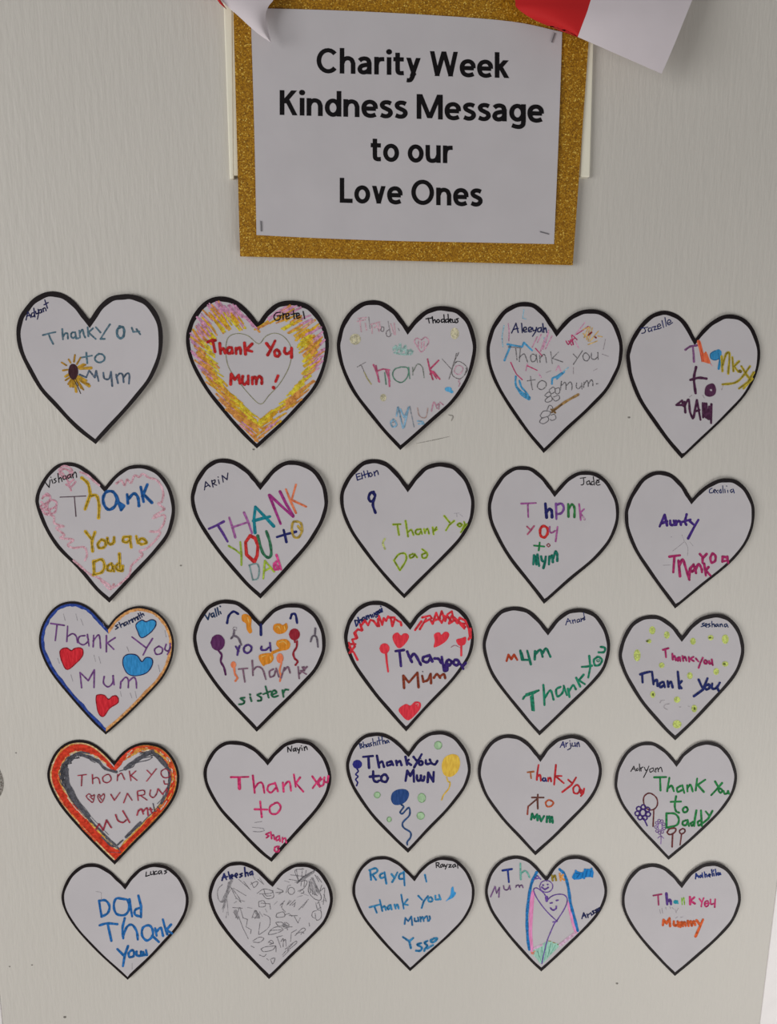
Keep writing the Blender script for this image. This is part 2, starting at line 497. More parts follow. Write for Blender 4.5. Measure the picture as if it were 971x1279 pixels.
h = Heart((405, 355), 4.6238, 'white paper heart with faint pastel writing and a tiny pink heart, middle of top row',
  '485,250', '535,190 590,148 650,128 720,130 790,155 845,220 878,330 872,430 830,560 750,680 620,800', '440,958',
  '340,850 230,715 150,600 95,470 74,370 80,300 105,220 150,155 210,108 280,92 345,105 410,150 455,205', (20, 20, 27), (0.0055, 0.001, 0.005))
h.part(NM, (BLACK, 7, 'L588,200 622,195;L602,196 608,224;L625,188 630,224;630,212 640,205 646,222;660,204 650,212 658,222 668,214 660,204;690,202 678,206 680,220 692,216;L692,176 696,222;714,202 702,206 704,220 716,216;L716,174 720,222;724,212 736,206 730,200 723,210 734,221;742,204 744,220 756,218;L756,204 758,222;776,198 764,202 774,212 768,222 758,220'))
PK, GY = (200, 162, 174), (148, 140, 145)
h.part(LT, (PK, 7, 'L195,198 245,192;L205,200 215,275;L192,215 238,205;L238,225 245,265;L275,230 278,285;L270,232 322,218;L300,225 318,272;L385,230 405,290;L405,225 412,292;L290,250 310,245;L320,228 325,262', 'c'),
  (GY, 6, 'L258,190 265,255;330,245 345,250 342,272 328,268 332,248;375,262 360,275 362,298 378,302 390,285;L370,215 385,298;L428,255 435,268', 'l'))
h.pieces('dot_drawing', ((196, 190, 160), 30, 'E180 318 32 32;E755 285 24 34;E342 655 18 22', 'c'))
h.part('scribble_drawing', ((154, 186, 182), 9, '400,380 415,355 420,388 440,345 445,392 470,355 475,400 500,378 508,400;400,368 450,375 512,388;405,395 450,405 500,405', 'c'))
h.part('heart_drawing', ((204, 156, 174), 7, '562,322 585,305 605,330 590,360 562,392 540,362 522,332 535,312 562,322;L545,330 545,358;L562,335 562,368;L578,332 575,362', 'c'))
h.part(LT, ((96, 92, 92), 5, 'L192,478 240,450;L215,468 232,508;L682,432 735,490;L778,395 750,450 722,548;L765,400 752,450;760,450 740,490 745,530 790,545 828,495 810,462 775,445 758,455;L820,500 812,525;L820,485 828,500', 'l'),
  ((158, 150, 104), 7, 'L232,508 250,545 272,577', 'c'), ((182, 92, 124), 8, 'L285,465 300,500 320,565;L300,470 316,562;L310,500 340,490 378,495;L372,495 378,590;L358,500 380,560', 'c'),
  ((92, 136, 118), 7, '440,480 410,490 396,520 410,552 445,568 475,545 488,510 480,482 440,478;L488,480 495,545;L350,510 358,578', 'c'),
  ((112, 124, 112), 6, 'L512,480 512,525;514,505 540,462 568,480 578,540', 'l'), ((182, 70, 106), 8, 'L598,432 610,490 628,550;L662,440 612,490;L612,520 632,505 668,548;L620,500 650,545', 'c'),
  ((200, 156, 174), 5, '765,470 752,505 780,522 803,490 785,470 762,474;785,550 776,562 785,572 778,590', 'c'))
h.part('dot_drawing', ((84, 160, 205), 18, 'E718 607 20 14;L705,605 738,622', 'm'))
h.part(LT, ((130, 172, 200), 8, '400,780 385,800 398,825 420,812 405,785;L425,712 418,762;L428,710 455,832;L440,722 462,770 490,710;L488,712 462,825;L540,790 570,795 575,806 545,808', 'c'), ((112, 130, 146), 5, 'L495,705 520,825;L430,715 450,800;L395,800 415,790', 'l'),
  ((182, 152, 144), 6, '540,715 548,755 568,772 590,765 600,715', 'l'), ((184, 132, 152), 6, '620,735 634,680 652,718;652,700 664,690 662,722;L670,682 688,697', 'c'))

h = Heart((595, 360), 4.855, 'white paper heart with grey pencil words among blue and pink strokes, in top row',
  '490,255', '540,195 600,150 660,130 730,130 800,160 855,225 888,330 885,430 855,520 790,630 690,735 550,865', '410,1000',
  '310,880 200,725 110,570 70,450 62,370 75,290 105,215 160,140 220,100 290,83 360,98 420,150 465,215', (20, 20, 27), (0.0065, 0.001, 0.004))
BL, CR = (74, 150, 196), (186, 66, 112)
h.layer = 8
h.part(NM, ((36, 42, 92), 7.4, 'L215,272 242,212 255,268;L225,250 255,244;L276,213 280,270;288,256 305,250 300,236 288,244 290,264 308,264;318,256 335,250 330,236 318,244 320,264 337,262;342,240 347,258 360,254;L366,238 362,262 342,292;392,240 376,244 374,262 388,264 395,250;L395,238 402,268;L404,215 411,268;411,252 421,240 428,268'))
h.layer = 0
h.part('scribble_drawing', ((140, 184, 212), 6, '170,225 158,290 162,355;L290,130 282,182 302,187;L410,300 425,330;L560,480 500,530', 'c'),
  (BL, 10, 'L172,438 208,350;L190,340 235,348 280,355;L280,355 290,330 340,378;240,535 242,590 280,650 325,672 300,628 275,600 262,560;L245,600 320,675;L270,640 312,645;L255,615 325,662;L535,508 490,550;L520,515 478,542;460,580 465,545 500,535', 'c'),
  ((208, 150, 178), 7, '195,215 200,260 198,320;L370,295 340,358;L395,280 372,330;L440,270 405,370;L460,290 420,370;L420,300 390,385;L440,255 430,290;L600,285 660,208;L600,320 622,362;L485,500 500,470 515,505;L380,520 395,540;L310,460 302,500', 'c'),
  (CR, 7, 'L210,450 228,490 245,522 280,555;L310,470 370,498;L360,365 402,412;545,320 560,342 575,312 590,342 580,285 612,312;L610,280 680,232;L570,330 600,300;L560,320 580,345', 'c'),
  ((206, 168, 104), 7, 'L650,275 682,312;L680,240 655,300;L692,235 670,312;L705,240 680,322;L680,342 735,320;L742,260 690,322;L740,290 765,295;L650,250 690,235', 'c'), ((150, 62, 52), 9, 'L722,296 727,300;L680,285 700,268', 'p'))
h.part(LT, ((96, 94, 98), 6, 'L195,355 275,362;L240,365 248,435;L268,368 262,445;262,420 290,398 302,420 312,448;345,400 330,415 338,445 358,440 365,415 345,400;L364,400 372,450;L385,405 388,450;388,425 408,402 420,412 427,452;L452,385 462,457;L500,388 462,425 525,447;L590,400 615,425;L645,380 615,425 590,462;665,392 648,410 655,435 675,440 688,415 665,392;700,392 700,425 720,432 736,418;L738,390 740,432', 'l'))
h.part(LT, ((96, 94, 98), 6, 'L330,535 335,580 342,615;L310,562 358,555;400,560 378,575 372,600 395,615 420,600 425,575 400,560;L518,565 512,617;518,590 540,570 545,590 545,614;548,590 572,568 582,590 580,617;610,575 608,600 622,610 638,592;L640,575 642,612;L655,570 652,602;655,585 672,560 680,575 680,597;682,580 700,555 708,572 708,592;L730,580 740,578', 'l'))
h.part('flower_drawing', (PENC, 4, '420,645 440,630 455,645 435,660 415,650;445,615 470,600 480,625 455,640 443,618;480,610 505,605 505,635 485,640 478,612;470,660 500,650 505,672 480,685 465,668;430,665 455,655 460,680 430,692 418,680 432,665', 'p'))
h.part('flower_drawing', (PENC, 4, '390,770 410,745 450,750 440,775 400,785 388,772;430,740 445,710 465,725 455,757;400,790 430,780 440,800 410,822 385,812 398,788;455,770 475,765 484,790 460,803 450,795', 'p'),
  ((158, 124, 74), 13, '470,740 540,690 620,645', 'c'), ((120, 92, 58), 9, 'L460,752 520,705;L455,735 480,755', 'c'))
h.pieces('pencil_mark', ((140, 130, 136), 4, 'L785,310 772,370;L765,400 802,413;L712,500 735,488;L590,480 590,520;L425,512 455,500', 'l'))

h = Heart((770, 370), 4.855, 'white paper heart with orange, blue and yellow letters above plum ones, top row right end',
  '480,258', '530,195 590,145 650,115 715,112 785,140 835,200 868,290 873,380 845,490 780,605 670,725 530,860', '397,985',
  '320,895 220,760 130,620 80,490 62,390 65,330 90,260 125,200 180,135 240,98 300,88 370,110 430,165', (23, 15, 26), (0.0055, 0.001, 0.002))
h.part(NM, ((36, 46, 104), 6, 'L148,195 192,188;170,192 178,210 170,222 155,225;205,192 195,198 198,215 212,208;L212,190 218,212;L220,188 240,182 230,205 254,198;252,185 270,178 262,168 250,180 258,198 274,190;L278,148 288,190;L296,130 304,182;312,165 332,155 322,142 310,156 318,174 342,160'))
PL = (76, 38, 68)
h.part(LT, ((126, 80, 126), 11, '420,325 450,305 490,298;L465,305 470,350 472,397', 'c'), ((214, 104, 68), 10, 'F490,272 510,270 522,310 532,345 545,335 562,372 572,408 540,402 518,390 505,330', 'm'), ((196, 70, 50), 5, 'L502,270 520,340 532,395;L512,345 520,398'), ((206, 150, 160), 5, 'L572,408 582,422'),
  ((48, 128, 178), 14, 'F600,330 625,322 640,345 625,380 595,388 572,375 570,350 585,335;L632,335 632,385 622,440', 'm'), ((28, 92, 140), 4, '600,330 572,350 575,378 600,388 625,378;L620,345 628,400'),
  ((182, 162, 52), 12, 'L640,365 645,455;645,420 668,350 688,352 680,470;L705,370 712,455;L745,395 715,425 742,460;L760,425 800,490;812,425 765,490 720,525 645,535;L795,480 815,510;L835,462 800,520 745,560;L826,500 772,560'), ((120, 104, 38), 4, 'L640,365 645,455;645,420 668,350 688,352 680,470;L705,370 712,455;L745,395 715,425 742,460;L760,425 800,490;812,425 765,490 720,525 645,535;L795,480 815,510;L835,462 800,520 745,560'), ((120, 104, 38), 16, 'L750,454 754,456'))
h.part(LT, (PL, 13, '485,430 472,500 482,588;450,508 500,495 548,500', 'p'), (PL, 10, 'F560,535 590,530 606,560 600,595 570,610 540,600 538,570 545,548', 'm'), ((190, 180, 188), 10, 'L573,568 576,569'))
h.part(LT, (PL, 11, 'L400,632 365,660 405,660;L400,632 408,665;L415,640 420,705;418,660 440,628 448,700 465,742;L470,735 490,630 512,750;L478,700 505,690;L525,648 528,735;L537,650 545,735;L548,650 553,740;L532,655 538,730;L578,655 576,770;560,690 552,720 560,745 576,740;L565,670 562,745'))
h.pieces('pencil_mark', ((150, 142, 146), 4, 'L445,612 460,600;L525,600 535,618;L640,568 650,540', 'l'))

# ------------------------------------------------------------------ second row
h = Heart((30, 565), 4.855, 'white paper heart ringed by a pale pink squiggle, letters in yellow and one blue run',
  '490,210', '530,160 585,110 640,82 700,76 770,90 840,140 890,220 916,320 908,420 870,520 790,620 660,760', '518,912',
  '430,830 320,700 200,580 120,450 75,330 70,270 95,200 140,130 200,75 270,60 340,78 410,125 455,170', (22, 22, 22), (0.0035, 0.0008, 0.002))
h.part('squiggle_border', ((222, 164, 176), 11, '340,120 380,135 420,170 455,200;560,190 590,170 610,200 625,165 650,185 670,140 700,150 720,130 760,155 800,165 830,200 845,250 835,300 815,310 850,340 845,350 790,385;780,400 850,380 848,430 810,480 765,480 825,485 800,530 760,570 730,590 700,600 720,620 690,650 650,690 640,740 590,790 540,820 510,800 450,760 400,740 330,680 300,655;470,780 520,830 545,800;370,655 382,620 365,575 300,580 265,560 300,530 220,520 245,500 195,460 240,450 185,430 180,390 130,370', 'c'))
h.part('flower_drawing', ((220, 156, 172), 10, '210,110 240,82 285,100 290,140 250,155 215,130 240,100 280,120 255,148 225,118;255,150 275,200 285,232;255,195 285,210 312,178;300,165 270,190', 'c'))
h.part('flower_drawing', ((220, 156, 172), 10, '110,280 140,250 160,280 130,310 100,330 130,350 190,330 195,300 160,290 140,330 160,370 190,360 195,320;105,300 130,330 110,350 140,380 160,345;115,265 155,262', 'c'))
h.part(NM, (BLACK, 6, 'L125,178 152,213 158,168;L168,165 175,188;L162,150 163,152;192,158 182,165 195,175 185,186;L205,128 212,183;210,165 222,152 231,177;248,142 236,148 240,165 252,160;L253,142 259,163;276,135 264,142 268,158 280,150;L281,132 287,155;L292,130 298,155;294,142 308,120 316,128 319,152'))
YL, YD = (206, 168, 44), (116, 98, 34)
hk = '350,155 388,190 402,255;L402,255 370,345;400,265 438,262 455,320 452,398'
h.part(LT, ((84, 62, 74), 6, 'L218,272 375,265;L305,268 315,388'), (YL, 16, hk), (YD, 5, hk), ((32, 92, 158), 15, '540,240 500,240 480,275 486,320 515,348 552,325 562,280 540,240;L560,265 588,345;L575,305 605,325 588,350;L625,255 630,310;632,285 665,250 690,272 697,325;L708,210 725,300;L748,195 718,268;L730,260 775,305'), ((22, 62, 120), 5, '540,240 500,240 480,275 486,320 515,348;L630,265 632,308;L710,215 725,298;L735,262 772,302'))
for s in ('L372,480 412,530;430,485 412,540 416,600;470,530 447,560 460,582 490,572 494,545 470,530;505,520 510,550 530,558 543,545;L546,515 545,545;645,512 605,515 602,540 625,545 645,525;L640,515 650,576;L680,508 690,550;692,540 715,522 743,545 715,558 695,548',
          'L422,660 425,738;420,665 470,650 488,690 470,728 420,742;530,675 507,690 507,713 530,718 540,690;L530,675 546,722;L578,615 582,708;580,670 557,690 567,713 595,718 598,690'):
    h.part(LT, (YL, 15, s), (YD, 5, s))

h = Heart((225, 560), 4.855, 'white paper heart with big slanted capitals, each letter a different bright colour',
  '487,215', '530,160 585,105 650,76 710,78 780,100 845,155 885,235 898,320 885,400 845,490 780,590 650,740', '488,912',
  '390,820 260,670 150,520 85,400 65,310 75,240 105,170 155,105 215,68 290,64 360,90 420,135 460,180', (22, 22, 26), (0.0065, 0.001, 0.002))
h.part(NM, ((38, 40, 76), 7, 'L148,252 155,202 182,232;L150,235 175,222;L192,195 200,235;192,200 212,192 210,208 197,215;L200,215 222,224;L232,190 238,215;L230,173 231,175;L262,205 255,165 285,190 290,150'))
h.part(LT, ((92, 58, 138), 13, 'L175,488 220,468 265,444;L228,465 260,515 288,565'), ((156, 94, 152), 12, 'L298,420 318,480 335,540;L388,390 415,450 436,515;L315,480 405,450'), ((24, 126, 142), 16, 'L455,512 448,430 457,355;L457,355 510,410 568,472;L445,440 500,425 545,414'), ((152, 50, 124), 14, 'L541,284 575,370 610,458;L545,285 615,350 686,415;L606,262 645,340 688,410'), ((226, 120, 84), 11, 'L642,248 670,320 703,392;L703,220 675,320;L675,312 765,354'))
h.part(LT, ((146, 170, 62), 10, 'L295,592 335,615 366,640;L365,568 372,640 372,708'), ((194, 48, 48), 17, 'L425,530 397,570 403,645 450,688 468,650 472,590 455,545 425,530'), ((54, 112, 82), 14, '471,530 500,630 535,663 553,640 545,570 523,503'), ((30, 34, 96), 13, 'L628,495 637,530 645,568;L588,538 640,522 703,506'), ((178, 150, 68), 12, '685,450 678,490 690,535 718,540 740,500 733,455 705,444 685,450;L715,472 733,495'))
h.part(LT, ((116, 146, 146), 8, 'L420,708 430,750 441,798;418,710 465,700 480,740 470,790 441,798', 'c'), ((168, 192, 66), 10, 'L505,790 510,730 515,682;L515,682 570,748;L508,745 548,726'), ((220, 76, 142), 12, 'L585,647 600,690 613,735;588,685 570,702 574,735 600,728 605,708;L580,700 595,735'))

h = Heart((410, 560), 4.855, 'white paper heart with a lone dark blue nine shape above yellow-green words',
  '484,225', '530,165 580,115 640,90 710,88 775,110 835,170 875,255 889,340 875,430 835,515 760,610 620,750', '462,910',
  '370,815 250,670 150,530 95,420 72,320 80,250 110,185 160,120 220,75 285,66 350,82 410,130 455,185', (20, 20, 26), (0.0055, 0.001, 0.0015))
h.part(NM, ((36, 44, 100), 7, 'L170,160 178,193;L170,158 192,152;L174,175 193,169;L178,193 202,184;L202,150 208,184;L216,138 226,178;L208,165 250,150;L238,135 246,174;258,148 248,158 256,172 268,162 258,148;L278,142 284,167;282,152 294,135 301,142 305,160'))
h.part('number_drawing', ((32, 34, 96), 14, '283,285 265,265 247,290 252,318 272,318 285,288 276,264;278,310 272,345 287,390'))
GL, GD = (168, 188, 72), (112, 134, 34)
for s in ('L395,462 440,460;L420,462 430,525;L470,440 485,535;482,510 505,495 518,525;560,490 535,495 532,515 550,522 562,505;L562,490 570,520;L582,490 588,515;588,505 603,488 612,517;L635,480 640,522;L658,478 640,503 660,492;L705,410 738,450;L765,440 735,465 715,498;795,455 785,465 800,475 812,462 797,454;L825,445 832,470;L840,460 805,510;L830,460 815,490',
          'L400,680 435,738;400,680 430,642 468,640 472,680 436,740;515,640 495,650 500,665 520,655 525,642;L525,640 540,662;590,635 570,645 575,665 597,660 600,635 570,612'):
    h.part(LT, (GL, 11, s, 'c'), (GD, 6, s))
h.pieces('pencil_mark', ((186, 194, 124), 10, '345,548 332,575 345,610', 'c'), ((152, 148, 158), 3, 'L765,395 795,392;L780,395 782,415;L800,400 815,412', 'l'))

h = Heart((595, 570), 5.1105, 'white paper heart with four short lines of small mixed-colour letters ending in dark green',
  '503,225', '545,175 600,125 660,98 725,96 795,120 855,180 900,270 914,350 900,450 850,555 760,660 600,795', '433,942',
  '340,820 220,670 130,520 85,410 74,330 85,255 115,190 165,120 225,75 290,62 360,75 425,125 475,185', (22, 20, 24), (0.0050, 0.001, 0.002))
h.part(NM, (BLACK, 6, 'L665,140 700,135;685,138 688,170 680,182 670,182;720,157 706,164 710,180 724,175;L722,155 730,182;750,160 736,165 738,182 752,178;L748,130 756,184;765,170 786,165 775,155 765,170 775,184 792,180;L770,152 788,150'))
h.part(LT, ((156, 88, 148), 10, 'L288,302 335,300 382,298;L330,302 333,388'), ((34, 36, 100), 16, 'L442,302 450,390;446,360 468,337 482,347 485,388'), ((124, 76, 152), 13, 'L510,302 513,400;512,310 545,302 560,330 545,362 514,370'), ((52, 122, 68), 13, 'L588,305 590,385;590,337 612,307 628,330 628,388'), ((164, 88, 150), 9, 'L658,305 668,406;L690,337 665,360 690,398'), ((166, 140, 160), 12, 'L682,385 692,402', 'c'))
h.part(LT, ((168, 82, 112), 9, 'L325,448 350,472;L370,445 350,472 328,498'), ((200, 50, 48), 14, '430,445 410,465 412,505 435,518 455,495 455,460 430,445'), ((166, 92, 150), 9, '470,450 470,480 485,488 505,475;L520,450 515,490 508,543'))
h.part(LT, ((36, 126, 70), 10, 'L370,570 435,576;L406,550 400,600'), ((160, 62, 74), 6, '462,558 452,568 462,578 472,568 462,558'))
h.part(LT, ((24, 112, 96), 13, 'L365,690 370,632 385,665 392,627 402,700;L378,640 385,690;415,640 420,665 428,670;L445,640 440,675 430,713;L465,690 468,640;470,652 485,634 490,675;492,650 508,608 518,628 518,668'))

h = Heart((770, 575), 5.1105, 'white paper heart with one purple word above magenta ones, second row right end',
  '484,245', '530,195 590,150 650,122 710,115 775,130 835,185 875,265 885,340 870,440 825,540 730,655 560,795', '376,946',
  '290,830 190,690 110,560 65,440 54,350 65,285 95,215 150,130 215,80 290,68 360,90 420,145 460,205', (22, 17, 26), (0.0075, 0.001, 0.002))
h.part(NM, ((36, 50, 104), 6, '612,178 597,188 598,208 618,205;622,198 636,192 628,186 621,200 634,208;650,190 640,198 650,210;662,190 658,200 666,208;L668,185 672,208;L680,162 684,208;L694,184 696,206;L705,163 706,165;L712,190 714,206;742,184 730,192 736,206 748,194;L748,184 754,208'))
h.part(LT, ((68, 42, 124), 14, 'L278,422 310,348 325,415;L290,402 325,390;345,385 348,412 368,412;L368,385 375,414;L382,385 385,412;385,400 400,387 410,395 414,412;450,345 440,390 448,412;L410,397 475,378;L470,388 497,412;L525,380 497,428 460,498'))
h.part(LT, ((164, 44, 100), 14, 'L340,615 408,606;L372,615 365,715;L398,640 408,740;402,680 425,632 445,690 468,763;495,665 475,690 485,712 502,690 492,667;L472,690 465,758;L505,680 510,720;508,700 525,662 545,690 548,713;L562,660 573,735;L590,682 572,702 602,735;L535,598 555,622;L578,598 552,625 552,655;615,595 602,622 610,653 633,640 633,608 615,594;L680,615 678,648;L680,615 710,620;L710,615 715,655;L680,645 705,640'))
h.pieces('pencil_mark', ((150, 144, 150), 3, 'L360,580 405,545 435,520;440,520 458,560 455,610;L300,670 345,668;L420,475 435,515;L350,490 355,488;L490,545 470,520', 'l'))
# ------------------------------------------------------------------ third row
h = Heart((35, 740), 4.855, 'paper heart edged half blue and half orange, two red and two blue hearts inside',
  '485,205', '530,150 590,105 650,85 710,88 780,115 845,180 880,265 885,340 865,430 815,525 730,620 600,750', '472,862',
  '390,785 260,640 140,490 80,370 66,290 80,210 120,135 175,80 240,56 310,60 380,95 440,155', (20, 20, 22), (0.0040, 0.0008, 0.002))
h.band('blue_edging', 'L', 14, 31, (44, 70, 150), 'p', 3)
h.band('orange_edging', 'R', 13, 29, (216, 150, 92), 'c', 3)
h.pieces('pencil_mark', ((150, 146, 152), 4, 'L290,130 300,170;L320,160 335,200;L215,130 225,170;L400,380 410,420;L430,390 440,430;L260,500 272,540;L620,610 630,640;L650,600 658,640;L790,440 800,480;L830,230 838,270;L600,330 612,360;L180,400 190,430;L455,180 462,210;L560,600 566,630', 'l'))
h.part(NM, ((34, 46, 84), 7, '545,195 530,205 548,212 530,224;L552,182 565,212;562,200 574,188 584,204;592,180 582,188 592,200 600,185;L600,178 608,194;L610,170 618,190;614,178 626,164 634,182;L630,160 638,180;634,168 644,154 651,172;648,165 657,149 666,166;L664,148 672,164;L668,128 682,158;L662,147 684,136;L680,122 692,150;688,138 696,128 704,140'))
PU = (114, 70, 132)
h.part(LT, (PU, 8, 'L138,188 220,200;L176,196 165,292;L240,205 235,298;238,268 270,250 293,268 300,305;345,262 312,268 305,300 335,318 365,295 360,268;L360,255 370,325;L398,260 395,330;395,295 425,258 435,275 440,337;L475,262 475,360;L528,275 475,310;L475,300 520,345;L630,270 715,335;L755,280 720,335 698,380;795,325 768,345 778,375 810,368 815,340 792,326;838,315 830,345 850,355 865,330;L863,310 860,350 845,376'))
h.part(LT, (PU, 8, 'L325,578 315,485 365,535 402,470 400,577;462,510 458,550 485,573 512,550 517,505;L515,505 522,560;L560,580 563,540;563,545 590,515 608,530 608,577;610,540 640,515 655,535 658,580'))
for d, c, e in (('F193,365 208,342 236,337 262,353 282,340 315,336 333,352 328,388 290,430 238,468 208,425', (196, 36, 48), (150, 24, 38)), ('F414,630 432,620 462,624 488,648 512,630 534,627 547,645 542,672 495,702 458,752 430,735 416,680', (196, 36, 48), (150, 24, 38)),
             ('F655,195 690,168 715,178 750,165 775,178 770,210 735,250 688,275 665,235', (48, 136, 190), (36, 44, 92)), ('F580,395 610,375 660,382 690,420 715,395 750,402 753,440 718,488 650,506 602,490 577,440', (44, 128, 186), (36, 44, 92))):
    h.part('heart_drawing', (c, 8, d, 'm'), (e, 6, ' '.join(d[1:].split() + [d[1:].split()[0]])))

h = Heart((230, 740), 5.1105, 'white paper heart with orange blobs, plum and dark red balloons and a green bottom word',
  '487,190', '530,140 585,95 645,75 715,72 785,92 850,150 890,230 905,320 890,410 840,505 740,615 600,755', '464,890',
  '370,790 250,660 140,510 80,400 58,310 65,230 95,160 140,95 200,58 270,46 345,60 410,105 455,155', (22, 22, 25), (0.0055, 0.001, 0.002))
h.part(NM, ((38, 60, 96), 8, 'L135,145 153,173 163,133;182,132 172,142 180,158 190,145;L188,130 197,157;L198,105 209,152;L212,98 222,142;L230,122 236,136;L230,88 232,90'))
h.part('arc_drawing', ((32, 38, 100), 13, '275,195 285,150 315,122 345,137'))
h.part('arc_drawing', ((32, 38, 100), 13, '680,165 690,138 712,143 722,195'))
h.part('arc_drawing', ((32, 38, 100), 14, 'L490,205 491,270'))
OR = (200, 126, 36)
for s in ('F370,145 400,138 430,165 428,215 435,250 418,262 400,235 395,200 370,180', 'F575,205 610,198 630,208 655,195 662,230 640,258 600,265 570,240', 'F600,305 650,298 678,325 668,360 630,370 595,345 588,325;L565,385 600,370 640,358', 'F480,400 520,388 560,390 572,420 555,450 520,462 505,470 480,430'):
    h.part('blob_drawing', (OR, 20, s, 'm'), ((228, 172, 92), 7, {'F37': 'L405,160 415,190', 'F57': '585,222 600,215 615,235;L640,215 645,235', 'F60': '610,320 635,312 655,330', 'F48': '495,410 520,402;L550,410 555,430'}[s[:3]]))
h.part('balloon_drawing', ((84, 36, 84), 13, 'E215 320 45 52;220,372 240,400 234,440 255,480 265,525', 'm'))
h.part('balloon_drawing', ((140, 32, 46), 13, 'E705 268 35 38;L706,300 708,318;722,310 718,350 698,385 705,420 725,440 712,463', 'm'))
h.part('balloon_drawing', ((244, 120, 82), 13, 'E315 462 17 22;320,480 325,520 340,545 328,565', 'm'))
h.part('balloon_drawing', ((244, 120, 82), 11, 'E612 420 22 32;622,450 610,500 618,530 612,568', 'm'))
h.part('figure_drawing', ((104, 94, 108), 11, '320,240 315,275 300,295;315,275 345,290 365,335', 'c'), ((140, 134, 142), 4, '310,235 318,222 335,225 330,245', 'l'))
h.part('figure_drawing', ((96, 88, 100), 10, 'L838,230 835,275;808,315 820,280 845,285 855,348', 'c'))
h.part(LT, ((78, 54, 124), 11, 'L330,345 348,375;355,340 345,370 340,400;410,335 386,347 382,372 400,388 424,375 430,350 410,335;495,345 492,365 520,368 540,352;L548,322 553,373'))
h.part(LT, ((118, 86, 106), 9, 'L348,490 405,485;L375,488 388,572;L435,435 440,530;440,500 465,475 500,490 522,555;570,490 546,505 550,540 575,530 583,500;L588,485 605,540;L640,480 620,545;640,500 663,475 677,515;L728,475 735,550;L785,475 737,520;L745,500 780,522;L755,478 770,500;L765,475 775,490', 'c'))
h.part(LT, ((36, 100, 70), 10, '385,672 360,678 385,695 375,712 350,715;L422,668 430,695;L420,650 422,654;490,645 468,655 492,672 490,690 470,692;L520,600 540,672;L505,650 550,632;558,655 590,640 575,625 558,645 570,668 600,660;L628,625 635,668;632,645 645,622 665,622'))

h = Heart((415, 740), 5.1105, 'white paper heart with red zigzags along both top lobes and red hearts and lollipops',
  '497,200', '540,140 600,90 660,68 730,70 800,92 860,145 895,220 906,300 890,385 845,470 750,590 600,745', '473,888',
  '380,785 270,655 160,505 100,390 76,290 90,210 120,145 175,85 240,58 310,56 380,85 450,145', (22, 19, 26), (0.0050, 0.001, 0.002))
h.part(NM, ((34, 46, 104), 8, 'L145,180 155,215;145,178 165,182 162,206 152,214;L165,160 178,197;175,182 186,172 191,192;202,158 192,166 198,180 208,168;L208,158 215,176;L218,150 224,172;220,160 230,146 236,166;236,155 246,142 253,160;L258,140 263,157;L268,132 273,152;271,138 280,130;288,122 278,130 283,144 291,130;L290,120 296,148 280,158;304,112 296,120 302,132 308,122;L306,108 312,126;L316,102 321,124;L310,88 312,90'))
RZ = (212, 50, 62)
h.part('zigzag_border', (RZ, 12, 'L162,430 140,385 110,350;L108,320 125,380;L112,385 145,345 128,300 155,295 142,260 165,235 190,245 183,215 210,180 230,210 245,175 265,182 290,215 300,150 320,208 330,165 345,182 357,152 375,165 385,215 400,168 420,182 438,190 442,210;L150,260 160,290;L180,205 195,240;L292,170 300,215;L360,160 400,160;L120,330 150,330'))
h.part('zigzag_border', (RZ, 12, 'L530,240 570,185;L560,235 600,168;L575,160 625,148 637,165;L590,190 625,170 642,200 665,130 682,175 700,120 722,182 737,140 765,120 777,180 747,198 762,150 800,198 815,162 850,180 872,230 880,282 872,300;L680,160 700,195 720,150;L740,155 765,190;L780,160 820,200;L795,195 850,200;L810,185 850,220;L820,205 845,232;L650,180 690,165;L885,230 885,290'))
RH = (214, 52, 66)
h.part('heart_drawing', (RH, 12, 'F385,288 396,264 420,256 440,274 458,261 482,264 491,286 470,325 430,357 402,332', 'm'))
h.part('heart_drawing', (RH, 12, 'F650,272 668,256 688,256 698,270 718,252 740,254 748,276 720,318 652,352 656,310', 'm'))
h.part('heart_drawing', (RH, 12, 'F425,745 470,712 500,722 530,697 565,705 558,750 490,816 445,785', 'm'), ((236, 150, 150), 5, '535,712 550,710 548,725'))
h.part('lollipop_drawing', (RH, 13, 'E335 358 32 34;L344,385 350,450 358,506', 'm'))
h.part('lollipop_drawing', (RH, 12, 'F795,300 825,292 855,285 850,330 815,340 797,322;L825,335 825,403', 'm'), ((176, 120, 130), 4, '760,350 785,338 815,352'))
h.part(LT, ((56, 36, 110), 15, 'L405,375 458,368;L430,372 440,470;480,378 495,415 510,445;500,420 525,392 555,440 567,463;612,405 582,415 582,438 610,445 630,418;L622,400 640,440;655,422 680,425 697,450;L700,412 715,500;L720,500 738,455;745,430 727,450 745,468 763,445 745,430;785,430 775,455 800,465 810,440 785,430;815,455 835,470 853,450;L830,470 838,488'), ((56, 36, 110), 10, 'F705,465 738,455 743,500 712,508'))
h.part(LT, ((130, 56, 36), 13, 'L460,610 455,532 490,575 545,512 552,605;L575,532 583,570;583,570 610,560 630,520;L630,522 632,580;650,545 670,522 690,545;690,535 715,522 722,548'), ((60, 40, 50), 5, 'L578,504 579,507'))

